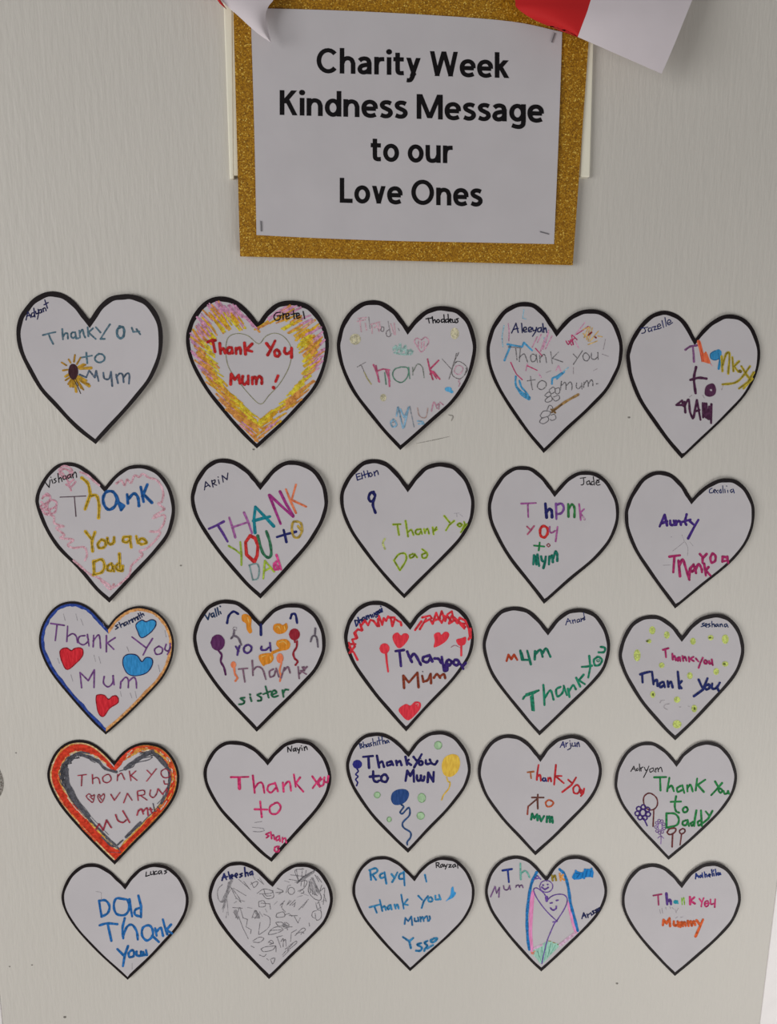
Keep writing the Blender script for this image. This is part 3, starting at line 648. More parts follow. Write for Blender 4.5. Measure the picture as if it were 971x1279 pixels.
h = Heart((590, 745), 5.1105, 'white paper heart with dark green words, one climbing rightwards, and a single red-brown letter',
  '484,210', '525,155 580,105 640,80 705,78 775,100 830,155 868,235 882,310 870,400 830,490 740,590 590,735', '430,888',
  '340,785 230,650 130,515 80,390 67,300 85,220 125,145 185,85 250,66 320,70 385,100 445,160', (20, 20, 26), (0.0045, 0.001, 0.002))
h.part(NM, ((36, 46, 104), 6, 'L598,182 612,140 632,172;L604,162 628,155;L640,150 645,172;642,160 656,148 660,168;680,145 670,152 674,166 684,158;L684,145 690,162;L695,140 698,160;698,150 706,140 712,142;720,132 708,140 713,151 722,145;L712,103 719,150'))
h.part(LT, ((172, 66, 38), 13, 'L220,412 232,372 250,400 268,372 288,405'), ((28, 112, 90), 13, 'L308,347 318,405 360,405;L316,360 325,400;L352,347 365,395 375,433;L400,402 402,350;402,372 435,340 450,385;450,365 472,332 500,385'))
GN = (32, 128, 98)
h.part(LT, (GN, 12, '325,655 340,635 385,620 425,600;L385,625 390,680 395,728;L375,640 385,725;L345,625 415,602;L455,565 460,630 462,693;462,650 500,600 520,658;565,577 537,595 545,638 575,618 588,580;L585,570 605,630;L612,590 622,642;617,607 645,567 662,592;L665,520 690,575;L712,500 682,535 720,560;L700,450 732,448 765,442;L748,380 755,450 742,518;802,385 778,405 785,440 815,435 830,405 810,386;820,322 848,328 842,355 808,357'), (GN, 6, '795,412 805,418 815,412;L795,405 815,405'))

h = Heart((760, 755), 5.1105, 'white paper heart sprinkled with pale lime dots, a magenta thank-you above a larger navy one',
  '471,200', '515,145 570,95 630,68 700,60 765,78 825,135 860,215 870,290 855,370 805,470 710,580 570,730', '428,868',
  '340,780 220,640 130,500 80,390 67,320 80,250 115,165 165,105 225,75 300,68 365,92 430,145', (22, 21, 25), (0.0060, 0.001, 0.002))
h.part(NM, ((30, 52, 98), 7, '614,118 600,125 612,135 594,142;618,137 634,130 624,122 617,135 630,145;650,122 640,128 652,136 640,145;L662,108 664,144;664,130 675,124 680,143;695,125 685,132 690,142 700,132;L700,124 706,142;L714,126 716,142;716,132 725,124 732,142;754,125 742,130 747,144 758,135;L757,124 766,145'))
for e in ('282 165 20 26', '375 195 18 24', '185 325 22 38', '342 388 18 18', '542 235 18 22', '748 222 22 30', '690 428 18 22', '522 455 18 22', '440 608 20 20', '550 665 18 24', '440 765 28 26', '285 575 16 22', '262 235 14 14', '655 212 18 17', '748 380 20 17'):
    h.part('dot_drawing', ((188, 202, 108), 10, 'E' + e, 'c'))
h.pieces('speck_drawing', ((98, 112, 44), 10, 'L248,235 254,233;L648,212 652,212;L738,380 746,380;L286,572 287,578;L552,662 553,668'))
MG = (164, 44, 100)
h.part(LT, (MG, 10, 'L350,290 385,280;L365,288 370,338;L410,315 413,352;413,340 425,330 432,358;450,338 440,348 446,360 458,350;L458,338 462,363;L475,330 480,362;480,345 492,335 500,360;L515,335 518,365;L545,335 520,350;L525,350 547,362;L560,345 577,365;L605,340 590,372 578,405;620,355 612,370 625,380 632,367 620,355;645,360 646,378 660,378;L662,352 668,388'), (MG, 8, 'L440,345 462,352;L648,372 664,372'))
NV = (32, 42, 102)
h.part(LT, (NV, 13, 'L205,447 235,437 267,430;L217,440 220,498;L280,430 290,510;290,495 310,482 316,520;345,495 327,510 335,530 355,515;L354,495 362,528;L380,490 385,525;387,508 402,495 412,530;L445,430 455,535;L470,490 452,512 468,535;L578,480 600,530;L635,472 605,545 548,586;642,510 617,525 627,543 645,535 648,515;665,505 662,535 685,538 700,520;L713,500 697,530 705,550'))
h.pieces('pencil_mark', ((158, 152, 156), 4, '390,635 365,640 358,660 380,672;330,630 340,615 360,612;L455,655 465,655;L510,650 520,652', 'l'))

# ------------------------------------------------------------------ fourth row
h = Heart((45, 915), 4.9795, 'paper heart with a broad red-orange rim, grey scribbled inner edge and dark red writing',
  '487,180', '530,130 585,88 650,65 720,66 790,90 850,150 885,225 892,300 870,390 815,480 730,575 610,695', '490,822',
  '400,735 280,610 160,470 95,360 70,270 85,190 125,115 185,65 250,46 320,52 380,80 440,130', (19, 17, 19), (0.0040, 0.0008, 0.002))
h.band('orange_edging', 'L', 17, 80, (222, 178, 128), 'c', 6, 0.02, 0.985, 14)
h.band('orange_edging', 'R', 16, 56, (226, 156, 66), 'c', 5, 0.02, 0.98, 8)
h.band('red_edging', 'L', 26, 72, (204, 58, 36), 'p', 7, 0.0, 1.0, 14)
h.band('red_edging', 'R', 18, 40, (206, 74, 40), 'c', 8, 0.0, 1.0)
h.band('red_edging', 'R', 22, 50, (202, 56, 34), 'p', 6, 0.62, 1.0)
h.band('red_edging', 'R', 16, 42, (208, 66, 42), 'p', 5, 0.0, 0.22)
rnd = random.Random(5)
sh = Sheet()
for k in range(15):
    P = h.offset(82 + rnd.uniform(-6, 26)); n = len(P)
    i0 = rnd.randint(h.nr - 6, n - 30); i1 = min(n - 2, i0 + rnd.randint(14, 32))
    Q = [(P[i][0] + rnd.uniform(-6, 6), P[i][1] + rnd.uniform(-6, 6)) for i in range(i0, i1, 2)]
    h.stroke(sh, catmull(Q, 3), rnd.uniform(3, 9), ink((84, 84, 92), 'c'), 2.4e-4)
for k in range(12):
    P = h.offset(62 + rnd.uniform(-6, 16))
    i0 = rnd.randint(5, h.nr - 18); i1 = min(h.nr, i0 + rnd.randint(10, 22))
    Q = [(P[i][0] + rnd.uniform(-5, 5), P[i][1] + rnd.uniform(-5, 5)) for i in range(i0, i1, 2)]
    h.stroke(sh, catmull(Q, 3), rnd.uniform(3, 8), ink((84, 84, 92), 'c'), 2.4e-4)
h.layer += 12
for k in range(9):
    P = h.offset(92 + rnd.uniform(-14, 20)); n = len(P)
    i0 = rnd.randint(h.nr + 8, n - 34); i1 = min(n - 8, i0 + rnd.randint(12, 30))
    Q = [(P[i][0] + rnd.uniform(-9, 9), P[i][1] + rnd.uniform(-9, 9)) for i in range(i0, i1, 2)]
    h.stroke(sh, catmull(Q, 3), rnd.uniform(2.5, 5), ink((76, 76, 84), 'p'), 2.5e-4)
mixes = [Sheet(), Sheet(), Sheet()]
for k in range(78):
    right = k < 56
    mix = mixes[0 if right else 1 + k % 2]
    P = h.offset(rnd.uniform(20, 56) if right else (rnd.uniform(18, 26) if k % 2 else rnd.uniform(66, 78))); n = len(P)
    i0 = rnd.randint(6, h.nr - 6) if right else rnd.randint(h.nr + 3, n - 22)
    Q = [(P[i][0] + rnd.uniform(-3, 3), P[i][1] + rnd.uniform(-3, 3)) for i in range(i0, min(n - 1, i0 + rnd.randint(2, 5)))]
    h.stroke(mix, Q, rnd.uniform(4, 8), ink(rnd.choice(((222, 132, 58), (224, 168, 74), (208, 84, 44), (206, 188, 170))), 'c'), 2.0e-4 + (k % 9) * 5e-6)
for mix in mixes: mix.build('crayon_streaks', h.root)
for w, s in ((26, '555,225 600,190 660,150 725,115'), (20, '725,120 770,170 830,235'), (26, '190,230 195,310 235,390'), (22, '215,170 250,135 320,150 390,180'), (14, '390,180 430,225 500,245'), (18, '235,390 285,470 330,520'), (9, '200,190 260,125 330,130'), (6, '520,240 600,215 620,190 700,170 720,150 640,165'), (14, '835,290 815,370 780,440'), (16, '650,560 590,620 560,650'), (9, '410,650 480,710 540,670')):
    h.stroke(sh, catmull(pts(s), 4), w, ink((84, 84, 92), 'c'), 2.6e-4)
sh.build('grey_scribble', h.root)
DR = (158, 54, 72)
h.part(LT, (DR, 7, 'L260,268 312,262;L285,268 282,332;L350,262 352,318;352,290 375,280 390,290 397,318;440,262 415,280 420,305 445,312 467,292 457,265 440,262;L505,300 508,262;508,275 530,253 550,292;L580,240 590,300;L620,240 590,268 628,298;L690,235 715,260;L748,226 718,265 688,303;805,225 780,240 780,265 800,282 828,275 832,245 805,224;795,300 800,320 820,320'))
h.part('heart_drawing', (DR, 6, '345,397 330,382 312,397 330,420 352,435 360,410 362,387 346,398;L335,400 352,415'))
h.part('heart_drawing', (DR, 6, '405,397 390,385 384,405 405,437 425,402 420,380 405,397;L395,400 408,420'))
h.part(LT, (DR, 7, 'L465,385 487,422 522,373;L545,437 568,378 597,422;L630,370 635,422;632,365 670,360 674,385 640,393;L650,393 690,420;712,358 708,390 730,405 750,380 758,350;L760,350 787,385;L815,345 787,385;L815,345 815,372'))
h.part(LT, (DR, 8, 'L372,605 392,568;L392,568 418,608 438,545 468,592;495,512 510,548 540,560 560,545;L540,488 562,525 582,560;L628,515 637,485;637,490 655,475 667,507;667,490 690,470 697,515;L710,470 720,502;L705,480 722,480'), ((70, 58, 78), 5, 'L728,442 738,490;L738,490 750,488;L755,462 770,475'))

h = Heart((240, 915), 5.1105, 'white paper heart with only bright pink writing below a black name',
  '482,175', '525,125 580,75 640,50 700,46 765,65 825,120 870,195 890,285 875,370 830,460 740,570 620,700', '508,826',
  '420,755 290,620 180,500 100,370 73,270 85,200 125,125 185,70 250,54 325,62 390,90 445,135', (20, 21, 23), (0.0080, 0.001, 0.002))
h.part(NM, (BLACK, 7, 'L612,125 610,92 632,120 637,85;656,100 645,108 650,120 660,108;L660,98 665,120;670,98 676,112 688,106;L690,95 680,132;L700,97 704,114;L698,85 699,86;L715,92 719,114;718,102 728,88 737,110'))
PI_ = (206, 58, 112)
h.part(LT, (PI_, 11, 'L248,285 300,285 360,283;L388,275 400,385;400,355 425,322 450,327 462,385;525,325 490,337 482,368 505,383 535,353;L530,320 548,375;L580,320 585,377;585,345 610,314 625,322 632,372;L650,268 662,347;L690,287 662,325;L662,322 710,377;L768,280 815,347;L820,287 770,355;830,297 810,315 815,340 838,335 842,307;845,287 845,313 862,318;L870,278 866,318', 'p'), (PI_, 17, 'L300,290 303,357'), ((166, 34, 88), 4, 'L388,275 400,385;400,355 425,322 450,327 462,385;L250,285 358,283;L650,270 662,345;L662,322 708,375'))
h.part(LT, (PI_, 11, 'L435,440 440,490 445,540;L400,490 480,492;532,450 497,475 502,515 540,518 566,480 550,450 527,450'))
h.part(LT, (PI_, 9, '492,640 472,650 490,660 475,672;L502,635 508,677;508,660 520,655 527,683;550,662 538,670 540,690 555,682;L556,660 562,694;L577,670 577,702;578,684 595,674 602,702'))
h.part(LT, (PI_, 10, '545,727 528,735 530,758 553,760;555,727 548,740 556,750'))
h.pieces('pencil_mark', ((142, 138, 144), 5, 'L385,605 455,612;L400,575 445,568;390,632 430,634 460,628;455,615 462,625', 'l'))

h = Heart((420, 905), 5.3944, 'white paper heart with navy thank-you, a yellow balloon, a large blue balloon and green dots',
  '487,185', '530,125 585,75 650,48 720,46 790,70 850,130 890,200 908,290 895,370 850,460 750,585 610,730', '485,865',
  '380,765 250,630 140,480 85,370 67,280 80,210 125,125 190,70 260,55 330,62 400,100 450,145', (21, 20, 24), (0.0045, 0.001, 0.002))
h.part(NM, ((36, 52, 108), 7, 'L158,130 164,160;158,132 172,130 168,143 180,150 164,160;L182,118 188,157;187,142 198,135 203,154;215,130 206,138 212,150 220,140;L220,130 226,150;238,122 228,130 240,138 230,147;L246,95 254,144;253,128 264,120 269,140;L276,116 281,137;L286,85 296,134;L276,112 304,104;L308,82 317,130;315,115 326,108 332,128;346,107 336,114 341,125 352,114;L350,105 358,122'))
NB = (36, 32, 96)
h.part(LT, (NB, 14, 'L182,218 248,212;L218,215 222,292;L275,210 290,288;289,262 310,250 323,285;365,250 344,258 347,276 370,270;L372,248 385,273;L405,245 410,275;411,258 430,246 441,273;L468,218 478,272;L490,237 476,252 505,272;522,218 540,240 552,245;L577,200 550,248 527,288;572,245 557,260 570,274 585,260 572,245;605,240 608,266 635,262;632,237 645,262 668,268 683,245'), (NB, 5, 'L572,230 574,232'))
h.part(LT, (NB, 15, '250,315 252,370 272,387 290,378;L228,352 290,346;330,337 307,350 307,378 335,386 348,360 330,337;L468,380 480,312 500,345 522,305 525,385;545,342 547,373 565,377 572,350;572,345 574,375 590,375 595,350;L617,388 622,325 655,385 658,320'))
h.part('balloon_drawing', ((38, 38, 118), 10, 'E143 268 32 30;140,298 150,315 132,335 148,350 132,370 145,390 138,412', 'm'))
h.part('balloon_drawing', ((220, 176, 68), 9, 'F742,214 785,199 824,214 836,265 816,322 772,353 727,338 712,285 720,242;745,355 755,385 768,390 760,430 725,475 712,508', 'm'))
h.part('balloon_drawing', ((36, 68, 124), 10, 'F380,460 420,437 470,438 492,465 478,510 440,538 392,540 370,505', 'm'), ((48, 80, 128), 10, '440,540 455,555 432,590 448,600 490,560 495,610 450,660 455,695 500,725 502,760 480,790 480,810'))
for e, w in (('688 140 24 26', 0), ('277 475 20 20', 0), ('577 495 25 30', 0), ('570 615 24 24', 0), ('358 640 14 16', 0)):
    h.part('dot_drawing', ((156, 186, 150), 6, 'E' + e, 'm'), ((134, 174, 128), 5, 'O' + e))

h = Heart((585, 910), 5.3944, 'white paper heart with small red words above three tiny dark green capitals',
  '486,185', '530,125 585,75 650,48 720,44 790,68 850,130 890,210 902,290 885,375 830,480 730,590 590,730', '453,855',
  '360,755 230,615 130,480 80,370 65,285 80,205 120,125 185,62 260,40 330,48 395,82 450,140', (20, 21, 25), (0.0050, 0.001, 0.002))
h.part(NM, ((36, 42, 104), 7, 'L620,128 640,88 650,127;L628,112 648,110;L658,95 660,122;660,105 672,95;688,97 692,130 670,144;L685,82 686,84;702,98 702,118 718,118;L719,95 725,120;L732,98 735,122;735,108 744,92 751,122'))
RD = (186, 44, 52)
h.part(LT, ((166, 96, 58), 10, 'L400,295 442,290;L420,293 425,335'), (RD, 11, 'L475,245 467,295 463,345;467,325 485,312 490,352;L540,332 540,355;540,342 555,332 560,357;L592,245 586,310 580,378;L630,320 588,320;L588,320 645,368;L675,345 702,370;L728,330 697,380 635,428;735,380 710,400 714,433 740,436 753,405 735,380;760,410 758,433 772,440;L782,405 776,435 760,455;L765,415 775,435'), ((46, 46, 110), 9, '510,332 500,345 513,355 523,342;L520,335 528,355'))
h.part(LT, ((104, 62, 54), 10, 'L430,465 510,465;L470,445 468,490 470,540;L470,470 405,525'), ((150, 70, 58), 10, 'L405,525 402,550 400,578'), ((194, 92, 54), 10, '545,482 523,500 535,526 563,520 574,497 545,482'))
h.part(LT, ((24, 116, 82), 13, 'L425,612 432,575 446,605 465,578 468,618;L480,590 492,625 512,590;L530,630 532,592;534,605 548,594 552,630;552,608 566,597 570,634'))

h = Heart((755, 915), 5.3944, 'white paper heart with green words, purple flowers and brown balloons drawn low down',
  '487,195', '530,140 590,92 650,65 720,62 785,85 845,145 885,230 896,310 875,400 815,500 720,605 580,735', '434,858',
  '350,770 230,640 130,510 80,405 70,330 85,245 125,160 185,95 260,65 330,66 395,100 450,150', (19, 19, 23), (0.0055, 0.001, 0.002))
h.part(NM, (BLACK, 6, 'L180,262 200,227 212,260;L188,248 208,244;230,240 218,246 220,258 232,250;L238,212 240,260;L247,238 249,260;249,245 256,234 264,233;272,235 280,255 295,248;L302,226 285,265 266,303;324,240 307,250 312,268 328,258;L330,238 338,264;L345,240 348,267;348,250 360,238 366,264;366,250 383,234 392,265'))
GR = (38, 124, 66)
h.part(LT, (GR, 12, 'L338,302 418,300;L377,302 380,390;L440,305 432,350 425,395;430,377 455,357 470,395;515,360 492,375 497,400 525,388;L527,355 540,407;L560,355 562,397;562,375 582,352 597,397;L627,310 617,390;L682,318 627,355;L632,355 672,400;L748,330 770,368;L795,340 752,390 722,422;780,377 772,392 785,406 797,390 780,377;805,395 812,412 828,410 836,395;L835,395 842,412'))
h.part(LT, (GR, 12, '485,430 476,490 485,530 505,540;L448,467 518,465;545,502 530,520 540,538 560,530 562,510 545,502'))
h.part(LT, (GR, 12, 'L420,545 420,640;420,545 475,547 503,580 490,623 420,642;550,592 530,602 532,623 553,623 563,602;L562,590 572,630;600,602 584,612 592,628 605,616;L622,525 612,580 607,630;650,592 632,602 637,626 655,616;L653,525 658,628;L685,532 708,560;L730,528 702,580 667,610'))
MR = (104, 50, 52)
h.part('balloon_drawing', (MR, 8, '295,410 268,435 268,480 290,515 330,520 358,490 355,445 325,415 295,410;L335,525 330,632'))
h.part('balloon_drawing', (MR, 9, '430,665 440,650 480,645 478,670 445,688 425,675 430,663;L462,682 458,770'))
h.part('balloon_drawing', (MR, 8, '530,647 508,662 517,682 540,675 545,655 528,647;L522,684 512,758'))
def flower(h, cx, cy, r, R, n, rgb, w, extra, ky=1.0):
    s = 'O%g %g %g %g' % (cx, cy, R * 0.5, R * 0.6 * ky)
    for k in range(n):
        a = k * 2 * math.pi / n + 0.3
        s += ';O%g %g %g %g' % (cx + R * math.cos(a), cy + R * ky * math.sin(a), r, r)
    h.part('flower_drawing', (rgb, w, s + ';' + extra))
flower(h, 261, 540, 15, 38, 7, (70, 46, 122), 8, 'L268,580 290,628', 1.0)
flower(h, 377, 635, 9, 28, 9, (138, 104, 170), 5, '382,690 384,720 382,750;362,712 382,697 402,714', 1.5)

# ------------------------------------------------------------------ fifth row
h = Heart((65, 1065), 5.3944, 'white paper heart with large mid-blue words, bottom row left end',
  '490,215', '535,155 590,105 650,80 720,76 790,98 855,155 900,230 922,315 905,405 855,500 760,610 640,735', '510,857',
  '430,785 300,665 175,530 100,420 65,320 75,240 115,160 175,100 245,74 320,82 390,120 445,170', (15, 19, 23), (0.0055, 0.001, 0.002))
h.part(NM, (BLACK, 7, 'L636,130 632,160 657,152;665,128 665,148 680,145;L683,125 687,150;704,125 690,132 695,146 710,142;728,122 716,130 722,144 734,132;L735,122 741,144;774,118 758,124 773,132 757,143'))
BU = (34, 104, 172)
h.part(LT, (BU, 14, 'L317,325 325,380 335,432;317,325 360,322 387,360 375,408 332,432;480,312 432,310 416,360 435,413 490,420 519,380 510,322 478,312;L522,315 530,370 540,430;L582,290 600,360 600,435;590,372 560,387 560,418 598,432'), ((24, 76, 140), 4, 'L317,325 325,380 335,432;432,310 416,360 435,413;L522,315 540,428'))
h.part(LT, (BU, 14, '320,490 370,477 440,482;L375,480 388,540 400,594;490,442 475,510 480,578;480,560 505,500 540,487 570,530 578,586;650,490 612,507 607,558 640,593 678,560 675,512 650,490;L675,560 720,602;L695,510 705,560;705,532 733,507 748,560;L747,450 760,500 777,550;L802,485 767,525;L772,522 810,545'))
h.part(LT, (BU, 14, 'L440,650 480,690;L512,630 490,692 478,765;540,657 517,677 522,703 548,698 553,672 540,657;570,667 572,693 595,696;600,667 602,693 633,688;L633,657 640,690;L615,670 618,690'))
h.pieces('pencil_mark', ((162, 156, 164), 3.5, '295,262 320,266 335,272;L332,272 332,318;L540,745 540,785', 'l'))

h = Heart((250, 1065), 5.3944, 'paper heart filled all over with thin grey pencil doodles, no coloured writing',
  '487,200', '530,145 590,98 650,75 720,76 785,100 840,155 882,235 896,310 880,395 835,485 750,575 600,720', '465,853',
  '370,755 240,620 130,480 75,370 57,290 75,205 120,130 185,75 260,62 330,75 400,115 450,165', (22, 20, 23), (0.0050, 0.001, 0.002))
PG = (104, 101, 106)
h.part('pencil_doodles', (PG, 5, '150,215 120,250 122,310 150,335 175,300 205,250;L210,180 160,370;L200,190 150,380;L190,200 170,330;L205,230 240,300 275,335;275,335 260,300 215,240;L225,240 310,290;L260,180 340,250;L295,195 330,240;L270,370 290,440 320,450 310,500 345,520 340,545;L260,430 290,510 325,580;L230,390 250,440;L225,400 255,450;L265,370 240,440;L220,370 285,375;430,415 470,440 465,500 410,545 395,545 405,470;350,440 370,390 385,410 370,445 395,410 400,440 380,390;L355,435 400,442', 'l'),
  (PG, 5, '385,275 430,245 490,260 470,275 400,278;420,280 450,310 495,300 490,255;430,250 445,290 480,290;395,330 430,325 440,360 400,365 395,335;L410,340 470,345 475,380;340,215 375,195 390,205 365,235 345,200;390,180 430,215;O615 258 22 24;660,180 640,120 700,110;L610,150 700,160;L600,180 690,195;L650,120 665,200;L690,105 680,225;L715,120 700,230;640,200 720,190 700,240 660,260;670,265 690,250 700,270 680,275', 'l'),
  ((84, 82, 88), 9, 'L665,190 770,122;L680,180 765,125;L690,165 778,118;L655,205 690,170', 'l'),
  (PG, 6, '740,200 730,260 770,310 810,320 815,290 780,220;L745,180 760,280;L760,170 800,280;L735,190 745,270;L770,190 790,270;L755,200 800,250;L775,150 800,195;L790,160 820,200;L740,240 790,290;L750,170 790,230', 'l'),
  (PG, 5, '820,220 810,260 840,240 830,350;L835,280 850,330;L780,340 790,380 815,370;L790,345 800,330 815,385;785,390 760,400 755,430 780,445;790,385 815,395 815,440 785,455 775,410;L735,475 738,495;520,240 560,260 530,280;L510,270 560,265;560,340 550,370 575,400;L540,355 570,325;L585,355 605,320;L590,350 615,325;L605,355 640,320;L620,355 645,335;L635,365 640,340;L665,385 730,315;L690,370 720,330;520,410 560,400 570,430 515,435 518,410;L570,420 600,410 620,430;600,425 655,425;L635,430 660,475 675,440;510,470 550,470 570,490 530,495 512,475;560,480 600,500 570,510', 'l'),
  (PG, 5, '460,550 490,510 530,500 560,520 510,545 460,550;470,525 550,520;580,470 600,490 560,500 620,500;L570,470 590,520;L610,600 615,540 650,520;640,560 690,510 710,520 680,550;650,545 690,535 700,545;L520,570 545,640;545,600 560,580 560,635;560,600 575,585 580,630;L515,570 555,560;355,595 400,570 430,580 400,605 360,603;410,650 440,635 510,628;410,650 430,668 490,655 510,630 512,668;460,605 480,590 495,610 470,618;L465,605 490,612;L575,650 630,605;590,650 640,600 650,610 590,660;L560,700 600,660;400,690 430,700 445,685;L345,630 365,640;480,715 505,712 490,750 475,720;L450,715 460,725;L555,690 580,660', 'l'),
  ((146, 143, 148), 16, 'L200,200 160,370;L215,190 150,330;L240,390 255,440;L760,180 790,260;L745,200 775,280;L690,180 765,130;L370,395 395,435;L560,490 590,500', 'l'),
  ((150, 147, 152), 5, 'L180,300 190,420;L160,350 155,400;L180,400 175,440;L230,340 245,330;L320,370 350,375;L240,310 300,330;L440,380 450,400;L500,350 520,330;L590,230 580,270;L700,280 730,290;L400,400 420,430;L350,150 370,180;L400,170 430,215;L570,190 600,200;L610,220 590,225;L655,300 690,290;L820,330 850,320', 'l'))
h.part(NM, ((36, 42, 98), 9, 'L148,187 162,142 178,182;L150,170 185,162;L190,130 202,177;208,167 222,158 214,148 206,162 218,176;236,160 252,150 244,140 234,156 248,168;284,140 269,147 283,156 268,166;L300,100 306,160;306,142 318,134 325,156;344,128 334,138 341,150 353,138;L351,125 357,150'))

h = Heart((430, 1060), 5.3944, 'white paper heart with light blue writing and a small solid blue bird shape',
  '473,190', '515,135 570,88 630,60 700,58 765,80 825,140 865,215 880,290 865,380 815,475 720,580 580,705', '445,826',
  '360,740 230,600 125,465 70,350 55,280 70,200 110,125 170,70 245,52 310,60 375,95 430,145', (19, 17, 21), (0.0060, 0.001, 0.002))
h.part(NM, (BLACK, 7, 'L620,95 622,128;620,95 640,97 636,110 622,112;L628,112 647,128;660,105 650,114 656,126 666,113;L666,104 672,122;676,106 682,120 693,112;L696,104 682,138;L704,108 722,108 706,126 726,124;744,106 732,114 737,127 748,116;L748,104 754,122;L764,98 767,132'))
SB = (52, 132, 180)
h.part(LT, (SB, 12, 'L175,150 182,210;170,145 213,132 223,155 185,178;L190,175 215,210;262,165 242,177 247,198 270,193;L272,160 285,235;L320,172 340,200;L360,160 340,200 324,225;395,162 372,177 372,203 398,203;L402,157 408,248;L545,177 555,223', 'c'), ((32, 92, 146), 5, 'L178,150 182,210;L192,175 214,210;L272,160 285,233;L402,157 407,246;L545,177 554,220;372,177 372,203 398,203'))
h.part(LT, (SB, 11, 'L172,395 240,377;L205,390 220,432;L240,345 258,420;257,400 273,387 282,415;305,382 292,395 298,410 312,398;L313,380 320,410;L340,378 348,405;347,390 360,377 368,405;L385,310 402,405;L428,342 402,375 430,380;L500,318 525,345;L565,320 537,355 523,400;585,327 567,340 575,358 597,350 585,327;615,318 618,343 640,342;L640,312 650,342', 'c'), ((32, 92, 146), 5, 'L205,390 220,430;L242,350 257,418;L386,315 402,403;L505,322 525,345;L562,322 537,355 524,396;L292,395 298,410'))
h.part('bird_drawing', ((56, 144, 204), 8, 'F685,355 715,315 722,270 735,255 742,288 755,300 735,330 705,345', 'm'))
h.part(LT, ((44, 112, 160), 10, 'L408,508 413,467 432,490 453,457 460,515;475,470 478,490 495,488;L498,465 503,490;L513,460 517,492;517,475 530,460 537,490;538,472 558,455 565,488;575,455 580,470 572,487', 'c'), ((32, 92, 146), 4, 'L410,505 414,470 432,492 452,460 460,512;L500,466 503,490'))
h.part(LT, (SB, 13, 'L395,595 420,612 440,625;L466,602 440,625 450,670;520,637 492,647 523,665 515,688 485,688;562,622 542,635 562,655 548,672 540,690;605,607 582,620 600,632 628,607 605,604;L560,672 600,650', 'c'), ((32, 92, 146), 5, 'L397,597 440,625;L440,625 449,668;520,637 492,647 523,665 515,688 485,688;562,622 542,635 562,655 548,672'))

h = Heart((590, 1060), 5.3944, 'white paper heart with a smiling purple heart drawn under a blue and pink arch',
  '500,190', '540,130 590,80 650,52 720,50 790,72 850,125 895,200 911,285 890,375 830,475 730,580 590,715', '466,828',
  '380,745 260,610 150,465 100,360 87,280 105,195 150,115 215,65 290,48 360,60 420,100 465,150', (19, 19, 22), (0.0045, 0.001, 0.002))
h.part(NM, ((36, 42, 86), 8, 'L740,472 752,432 768,464;L745,455 765,448;L775,440 782,464;780,450 792,438;L800,432 806,450;822,417 810,425 824,432 812,444;840,408 830,416 842,422 832,432;858,398 846,408 850,420 860,408'))
h.part('grass_drawing', ((148, 192, 176), 6, 'F402,700 450,660 510,622 550,632 588,652 530,715 470,775 430,735', 'm'), ((112, 168, 150), 5, 'L440,690 470,770;L470,665 475,765;L500,640 490,750;L530,640 510,730;L560,650 530,710'), ((208, 112, 92), 6, 'L395,690 420,708;L400,708 425,690;L398,700 412,712'), ((156, 140, 72), 5, 'L515,622 530,625;L545,632 560,637;L575,645 588,650;L440,665 460,655'))
h.pieces('arch_drawing', ((228, 132, 180), 8, 'F397,298 420,290 412,420 405,560 412,680 392,685 382,560 386,400', 'm'), ((226, 140, 184), 8, 'F640,362 656,370 680,460 710,560 690,563 660,460', 'm'), ((228, 176, 202), 18, 'L695,568 650,605 595,648', 'c'), ((226, 176, 202), 14, 'L420,672 470,650', 'c'))
h.pieces('arch_drawing', ((36, 116, 180), 16, '435,160 402,230 382,330 370,450 373,580 385,680;590,140 623,175 648,260 664,370 688,460 712,553'))
PV = (108, 74, 160)
h.part('heart_drawing', (PV, 7, '505,350 490,310 460,280 430,265 415,282 440,340 500,420 570,488;570,488 620,410 642,350 625,315 580,308 535,322 505,350;570,490 555,505 530,560 500,640 470,775;L545,495 575,490'), (PV, 16, 'L502,328 503,352'), (PV, 9, 'L526,368 540,365;L568,350 580,348;528,400 545,415 565,405 568,390'))
h.part('face_drawing', (PV, 6, 'O500 255 44 40'), (PV, 9, 'L476,246 480,247;L508,242 512,242;470,260 490,275 513,262'))
h.part(LT, ((34, 54, 132), 11, 'L205,148 268,138;L240,143 248,227'), ((116, 182, 168), 9, 'L325,100 328,208;328,172 355,150 375,167 387,195'), (PV, 7, 'L415,212 440,182 462,207;L425,205 455,200'), ((144, 124, 40), 11, 'L538,180 543,215;543,197 558,182 566,213'), ((226, 146, 70), 10, 'L590,170 597,217;L615,175 597,195;L598,195 622,212'))
h.part('scribble_drawing', ((26, 120, 190), 12, 'F675,188 700,152 740,160 770,137 815,147 812,188 770,193 720,208 682,205;L700,150 690,205;L760,140 755,200;L805,135 810,190', 'm'), ((16, 84, 150), 5, '700,165 725,170 705,195;745,165 740,190;775,150 765,190;800,150 795,185'))
h.part(LT, ((118, 80, 134), 7, 'L125,325 155,255 165,302 185,262 180,328;212,250 218,275 240,278 250,257;L252,248 258,277;L295,262 298,248;298,252 312,246 320,262;320,254 335,246 343,264'))

